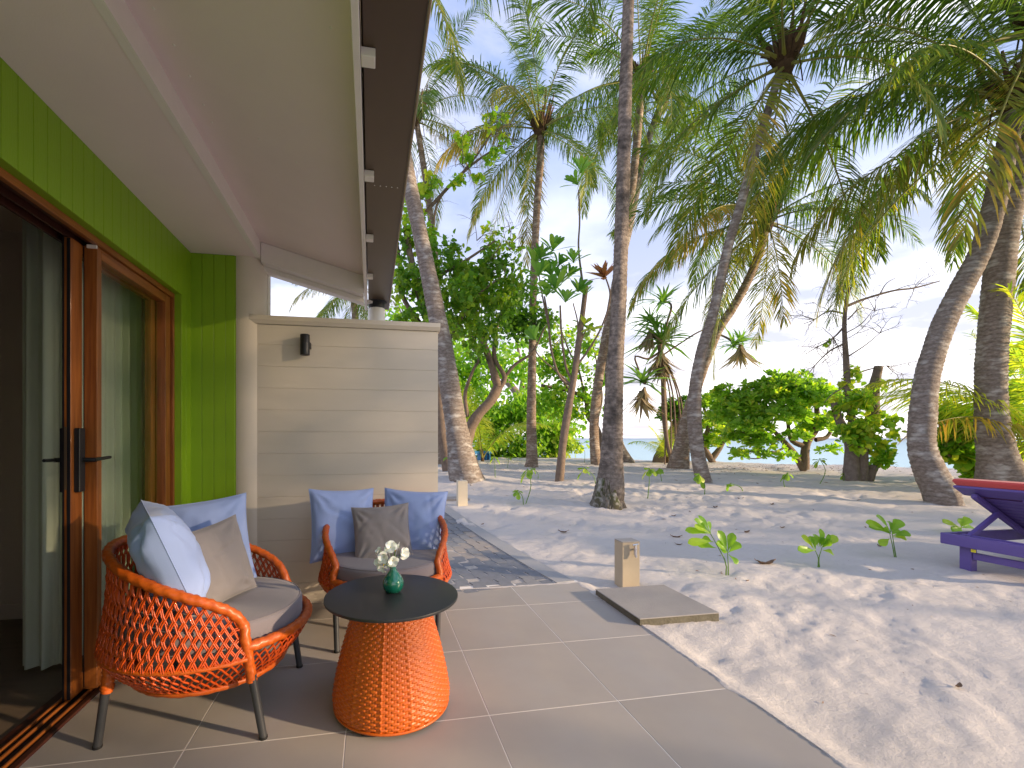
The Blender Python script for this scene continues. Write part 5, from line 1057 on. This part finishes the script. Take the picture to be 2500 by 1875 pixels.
# pandanus
b = at(1455, 1004); d = depth(b); PN = tag(empty('screw_pine', tuple(b)), 'screw pine with drooping strap leaves, withered skirts and thin prop roots', 'screw pine')
LB([b - Vector((0, 0, .1))] + pxp([(1440, 950), (1434, 880), (1432, 800), (1425, 745)], d), rw(8, d), rw(12, d), 'trunk', PN)
for L_, w0 in (([(1425, 760), (1400, 775), (1372, 770), (1380, 800)], 5), ([(1428, 770), (1460, 748), (1500, 722), (1520, 712)], 4), ([(1426, 750), (1440, 700), (1450, 660), (1432, 650)], 6), ([(1392, 830), (1410, 790), (1425, 775)], 6)): LB(pxp(L_, d), rw(w0, d), rw(w0 * .7, d), 'limb', PN)
for k, (u0, v0, u1, v1) in enumerate(((1430, 790, 1436, 1000), (1436, 785, 1462, 1003), (1440, 780, 1478, 1006), (1438, 775, 1490, 1008), (1434, 790, 1450, 1000))): LB([PD(u0, v0, d), PD((u0 + u1) / 2 + 6, (v0 + v1) / 2 - 30, d), PD(u1, v1 + 4, d)], rw(3.4, d), rw(3.4, d), 'prop_root', PN, seed=k)
hc = [(1405, 690), (1432, 650), (1428, 735), (1388, 820), (1418, 705), (1440, 725), (1600, 735), (1585, 745)]
cen = np.array([np.array(PD(u, v, d + (.0 if u < 1500 else .3))) for u, v in hc]); axs = np.array([(r.uniform(-.4, .4), r.uniform(-.4, .4), 1.0) for _ in hc])
crown_part(PN, 'strap_leaves', rosettes(cen, axs, .95, 141, 30, open_=1.15, base_tint=.5), T_LONG, M_leafP)
LB(pxp([(1520, 712), (1560, 725), (1598, 745)], d + .3), rw(4, d), rw(5, d), 'limb', PN)
hd = [(1428, 760), (1392, 840), (1432, 775), (1405, 715), (1384, 850), (1600, 750), (1426, 790)]
cen = np.array([np.array(PD(u, v, d)) for u, v in hd]); axs = np.array([(r.uniform(-.15, .15), r.uniform(-.15, .15), -1.0) for _ in hd])
crown_part(PN, 'withered_leaves', rosettes(cen, axs, .85, 143, 34, open_=.32), T_LONG, M_leafD)

# ================================================================ ADDED SUN BLOCKERS (unseen hedges and tree, shaped to block and dapple the sun)
def cloud_w(blobs, n, size, seed, clumps=16, spread=.3, base_tint=.45):
    r = np.random.default_rng(seed); wt = np.array([b[3] ** 2 for b in blobs]); wt /= wt.sum(); pos = []
    for (x, y, z, R_), f in zip(blobs, wt):
        k = int(n * f) + 3; cc = np.array([x, y, z]) + sph(r, clumps) * R_ * (.2 + .7 * r.random((clumps, 1)) ** .6); pos.append(cc[r.integers(0, clumps, k)] + r.normal(size=(k, 3)) * R_ * spread)
    pos = np.vstack(pos); m = len(pos); ax = sph(r, m); ax[:, 2] -= .4; nm = sph(r, m) * .8; nm[:, 2] += 1
    return pos, ax, nm, size * r.uniform(.7, 1.25, m), np.clip(base_tint + r.normal(0, .15, m), 0, 1)
def SQ(t, q, z=0.0): return Vector((t * .876 + q * .482, -t * .482 + q * .876, z))
for k, (t, qs, zs, Rs, n, lab) in enumerate((
        (12.0, (5.6, 6.7, 7.8), (.9, 2.0, 3.2, 4.3), .9, 1700, 'unseen shrub row added at the right to keep the sun off the lounger'),
        (9.5, (-5.5, -4.2, -3.0, -1.8, -.6, .5), (1.2, 2.4, 3.4), 1.0, 4600, 'unseen broadleaf hedge added right of the terrace to block the low sun'),
        (12.5, (1.6, 2.7, 3.9, 5.0), (4.3, 5.4, 6.4), .95, 4100, 'unseen high crowned tree added beyond the hedge to dapple the low sun'))):
    b = SQ(t, sum(qs) / len(qs), -.05); rt = tag(empty('sun_blocker_hedge' if k < 2 else 'sun_blocker_tree', tuple(b)), lab, 'hedge' if k < 2 else 'tree')
    bl_ = [(*SQ(t + ((i * 7 + j * 3) % 5 - 2) * .3, q_, z_)[:3], Rs) for i, q_ in enumerate(qs) for j, z_ in enumerate(zs)]
    crown_part(rt, 'crown', cloud_w(bl_, n, .19, 400 + k, spread=.30), T_HEART, M_leafA)
    for i, q_ in enumerate(qs[::2]): limb([Vector(SQ(t, q_, -.1)) - b, Vector(SQ(t, q_ + .2, zs[1] * .6)) - b, Vector(SQ(t, q_ - .1, zs[-1])) - b], .09, .03, 'trunk', M_branch, rt, seed=i)

# ================================================================ SAPLINGS IN THE SAND
def leafobj(p0, p1, w, nrm, m, parent, tint, name='leaf'):
    p0 = np.array(p0); p1 = np.array(p1); ax = p1 - p0; L = np.linalg.norm(ax); x = ax / L; y = np.cross(nrm, x); y /= np.linalg.norm(y) + 1e-9; z = np.cross(x, y)
    S_ = [0, .12, .28, .46, .64, .80, .92, 1.0]; W_ = [.04, .12, .34, .62, .88, .98, .72, .12]; V = []; Fc = []
    for s_, ww in zip(S_, W_):
        for q in (-1, -.5, 0, .5, 1): V.append(tuple(p0 + x * s_ * L + y * q * ww * w / 2 + z * (abs(q) * ww * w * .16 - .16 * L * (s_ - s_ * s_) * -1 * .8 + .012 * math.sin(9 * s_ + q * 3) * w * 4)))
    for i in range(7):
        for j in range(4): Fc.append((i * 5 + j, i * 5 + j + 1, (i + 1) * 5 + j + 1, (i + 1) * 5 + j))
    me = np_mesh(name, V, Fc, tint=np.full(len(V), tint), mats=[m], smooth=True); return link(name, me, parent)
def z4(x, y): return (1415.7 + .28 * x, 1061.8 + .28 * y)
def sapling(label, base, stems, leaves, m=M_leafB, wpx=21):
    b = at(*base); d = depth(b); root = tag(empty('sapling', tuple(b)), label, 'seedling', 'seedlings growing in the sand'); r = np.random.default_rng(int(base[0]))
    for s_ in stems:
        P = [PD(u, v, d) - root.location for u, v in s_]; P[0] = P[0] - Vector((0, 0, .05)); LBm = limb(P, .0060, .0035, 'stem', M_stem, root, seed=1, sides=6)
    for (u0, v0, u1, v1) in leaves:
        dz = r.uniform(-.07, .07); p0 = PD(u0, v0, d) - root.location; p1 = PD(u1, v1, d + dz) - root.location; nv = np.array([r.uniform(-.35, .35), -.75 + r.uniform(-.2, .2), .75])
        leafobj(p0, p1, wpx * d / PF * r.uniform(.8, 1.1), nv, m, root, float(np.clip(r.normal(.5, .15), 0, 1)))
    return root
def zz4(L): return [z4(*p) for p in L]
def zl4(L): return [(*z4(a, b_), *z4(c, e)) for a, b_, c, e in L]
sapling('seedling with two stems and long pale leaves, closest to the near concrete slab', z4(552, 652), [zz4([(540, 652), (546, 560), (490, 440), (425, 325)]), zz4([(562, 652), (562, 560), (556, 465)])],
        zl4([(425, 325, 230, 300), (425, 325, 300, 268), (425, 322, 332, 185), (425, 320, 402, 232), (420, 318, 300, 215), (468, 435, 312, 400), (445, 390, 362, 362), (445, 385, 250, 398), (558, 468, 482, 300), (556, 470, 470, 395), (558, 462, 596, 318), (562, 470, 655, 398), (566, 485, 632, 562), (552, 470, 500, 440)]))
sapling('middle seedling of the front row with a crossed pair of stems', z4(1262, 582), [zz4([(1250, 580), (1258, 520), (1235, 458)]), zz4([(1270, 580), (1262, 520), (1286, 430)])],
        zl4([(1235, 455, 1098, 452), (1235, 455, 1125, 342), (1238, 445, 1205, 345), (1262, 425, 1272, 288), (1285, 430, 1336, 328), (1285, 430, 1400, 345), (1290, 450, 1372, 482), (1290, 430, 1362, 385), (1235, 440, 1178, 350), (1250, 420, 1230, 330), (1275, 430, 1290, 350)]))
sapling('seedling of the front row nearest the purple lounger, leaning left', z4(1860, 508), [zz4([(1852, 506), (1830, 420), (1808, 325)]), zz4([(1864, 506), (1842, 420), (1828, 330)])],
        zl4([(1815, 320, 1622, 238), (1815, 325, 1645, 272), (1815, 312, 1703, 186), (1820, 310, 1800, 228), (1828, 310, 1888, 218), (1830, 340, 1966, 324), (1832, 348, 1938, 366), (1808, 362, 1728, 412), (1825, 330, 1868, 290), (1815, 318, 1760, 290)]))
sapling('low seedling peeping over the head rail of the purple lounger', (2078, 1152), [[(2078, 1152), (2076, 1140)]], [(2076, 1140, 2036, 1128), (2078, 1140, 2058, 1150), (2077, 1138, 2092, 1118), (2077, 1140, 2100, 1138), (2077, 1139, 2070, 1120)], wpx=20)
def droopy(label, base, top, seed, h=1.0, lean=0):
    b = at(*base); d = depth(b); root = tag(empty('sapling', tuple(b)), label, 'seedling', 'seedlings growing in the sand'); r = np.random.default_rng(seed)
    mid = ((base[0] + top[0]) / 2 + lean, (base[1] + top[1]) / 2); P = [PD(*base, d) - root.location - Vector((0, 0, .05)), PD(*mid, d) - root.location, PD(*top, d) - root.location]
    limb(P, .0075, .0045, 'stem', M_stem, root, sides=6); t = np.array(P[-1])
    for k in range(7):
        a = r.uniform(0, 6.28); L = r.uniform(.16, .26) * h; e = np.array([math.cos(a) * .45, math.sin(a) * .45, -.75 + r.uniform(-.2, .7)]); st_ = t - np.array([0, 0, .03 * r.random()])
        leafobj(st_, st_ + e * L, .085 * h, np.array([math.cos(a), math.sin(a), .4]), M_leafY, root, float(np.clip(r.normal(.45, .2), 0, 1)))
for lab, base, top, sd, h, ln in (
        ('curved seedling with one limp leaf cluster left of the thick middle trunk', (1134, 1087), (1140, 1012), 1, 1.0, 10), ('tiny bent seedling at the foot of the curved one', (1131, 1088), (1118, 1058), 2, .9, 4),
        ('straight seedling right of the leaning palm foot', (1070, 1037), (1068, 985), 3, 1.0, 0), ('seedling bowing left just beside the thick middle trunk', (1287, 1046), (1262, 1010), 4, 1.2, 8),
        ('umbrella-leaved seedling right of the thick middle trunk', (1399, 1072), (1402, 1010), 5, 1.15, 2), ('seedling standing before the tall brown palm foot', (1522, 1066), (1510, 1022), 6, 1.1, 6),
        ('V-shaped seedling between the tall palm foot and the rosette bush', (1606, 1061), (1578, 1044), 7, .8, 8), ('seedling with hooked stem beneath the rosette bush', (1696, 1053), (1702, 1020), 8, 1.0, -6),
        ('arching seedling in front of the half-dead tree', (1768, 1046), (1770, 990), 9, 1.1, 14), ('short leafy seedling at the left foot of the half-dead tree', (1822, 1038), (1826, 1020), 10, .9, 0),
        ('seedling near the slender upright palm, left side', (1096, 1010), (1100, 985), 11, .9, 0), ('seedling right of the slender upright palm', (1162, 1035), (1150, 1010), 12, .8, 6), ('dark seedling on the crest with the sea behind it', (1262, 998), (1252, 955), 13, 1.1, 6),
        ('seedling growing against the dark trunk near the wall end', (984, 1030), (968, 985), 14, 1.1, 0), ('pale seedling in front of the leaning bush', (1430, 1040), (1424, 1010), 15, .9, 0)):
    droopy(lab, base, top, sd, h, ln)

# ================================================================ LITTER ON THE SAND
def dry(u, v, size, rot, label):
    b = at(u, v, .004); r = np.random.default_rng(int(u * 3 + v)); V = []; Fc = []; n = 9
    for i in range(n):
        t = i / (n - 1) - .5; w = .2 * math.cos(t * math.pi) ** .8 if abs(t) < .499 else .01
        for q in (-1, 0, 1): V.append((t * size + .0, q * w * size, size * (.9 * t * t * r.uniform(.7, 1.1) + abs(q) * .10 * (1 - abs(t)) + .02 * math.sin(i * 2 + q))))
    for i in range(n - 1):
        for j in range(2): Fc.append((i * 3 + j, i * 3 + j + 1, (i + 1) * 3 + j + 1, (i + 1) * 3 + j))
    o = np_mesh('fallen_leaf', V, Fc, mats=[M_dry], smooth=True); o = link('fallen_leaf', o, None, b); o.rotation_euler = (r.uniform(-.2, .2), 0, R(rot)); tag(o, label, 'dry leaf', 'fallen brown leaves on the sand')
for u, v, s_, ro_, lab in ((1654, 1219, .20, -10, 'long curled brown leaf lying between the first two front seedlings'), (1461, 1161, .13, -25, 'rust brown dry leaf left of the front row of seedlings'), (1466, 1177, .08, -30, 'small dry scrap just below the rust brown leaf'), (1613, 1150, .11, 15, 'crumpled dry leaf behind the two-stemmed seedling'),
                           (1690, 1140, .08, 0, 'small brown leaf behind the middle front seedling'), (1603, 1257, .10, -35, 'curled leaf below the two-stemmed seedling'), (1217, 1150, .13, -20, 'brown leaf on open sand beyond the paver path'), (1042, 1133, .07, 40, 'little brown leaf close to the path kerb'),
                           (1455, 1115, .09, 5, 'dry leaf on the sand right of the mossy trunk foot'), (1490, 1106, .07, 60, 'small leaf farther right of the mossy trunk foot'), (1545, 1096, .10, 10, 'dry leaf on the sand before the tall brown palm'), (1600, 1078, .12, -5, 'flat brown leaf under the V-shaped seedling'), (1668, 1090, .1, 20, 'leaf halfway to the rosette bush'), (1900, 1180, .07, 70, 'crumb of leaf by the third front seedling'), (2072, 1484, .06, 20, 'dark star-shaped scrap on the right foreground sand')):
    dry(u, v, s_, ro_, lab)
rg = np.random.default_rng(77); n = 6500; pos = []
while len(pos) < n:
    x, y = rg.uniform(1.75, 24), rg.uniform(.2, 19)
    if .72 * x + .69 * y > 19.5: continue
    dens = .28 + .72 * float(sstep(np.array((y * .9 + x * .25 - 6) / 6))); 
    if rg.random() > dens: continue
    pos.append((x, y))
pos = np.array(pos); ii = np.clip(np.searchsorted(gx, pos[:, 0]), 0, len(gx) - 1); jj = np.clip(np.searchsorted(gy, pos[:, 1]), 0, len(gy) - 1)
P = np.stack([pos[:, 0], pos[:, 1], Z[jj, ii] + .004], 1); m = len(P); ax = sph(rg, m); ax[:, 2] *= .25; nm = np.zeros((m, 3)) + [0, 0, 1.]; nm += rg.normal(0, .35, (m, 3))
dist = np.hypot(pos[:, 0], pos[:, 1]); sz = rg.uniform(.006, .022, m) * (1 + (rg.random(m) < .16) * rg.uniform(1, 5, m) * np.clip(dist / 7, .25, 1))
me = leaf_mesh('sand_litter', T_LANC, P, ax, nm, sz, np.full(m, .5), M_dry); tag(link('sand_litter', me), kind='stuff')
rg = np.random.default_rng(78); m = 900; a = rg.normal(0, 1, (m, 2)); bc = at(1680, 1012); P = np.stack([bc.x + a[:, 0] * 2.1, bc.y + a[:, 1] * .9, np.zeros(m)], 1); P[:, 2] = ground_h(P[:, 0], P[:, 1]) + .03
ax = sph(rg, m); ax[:, 2] *= .2; nm = np.zeros((m, 3)) + [0, 0, 1.] + rg.normal(0, .3, (m, 3)); me = leaf_mesh('leaf_litter', T_LANC, P, ax, nm, rg.uniform(.02, .08, m), np.full(m, .5), M_dry); tag(link('leaf_litter', me), kind='stuff')
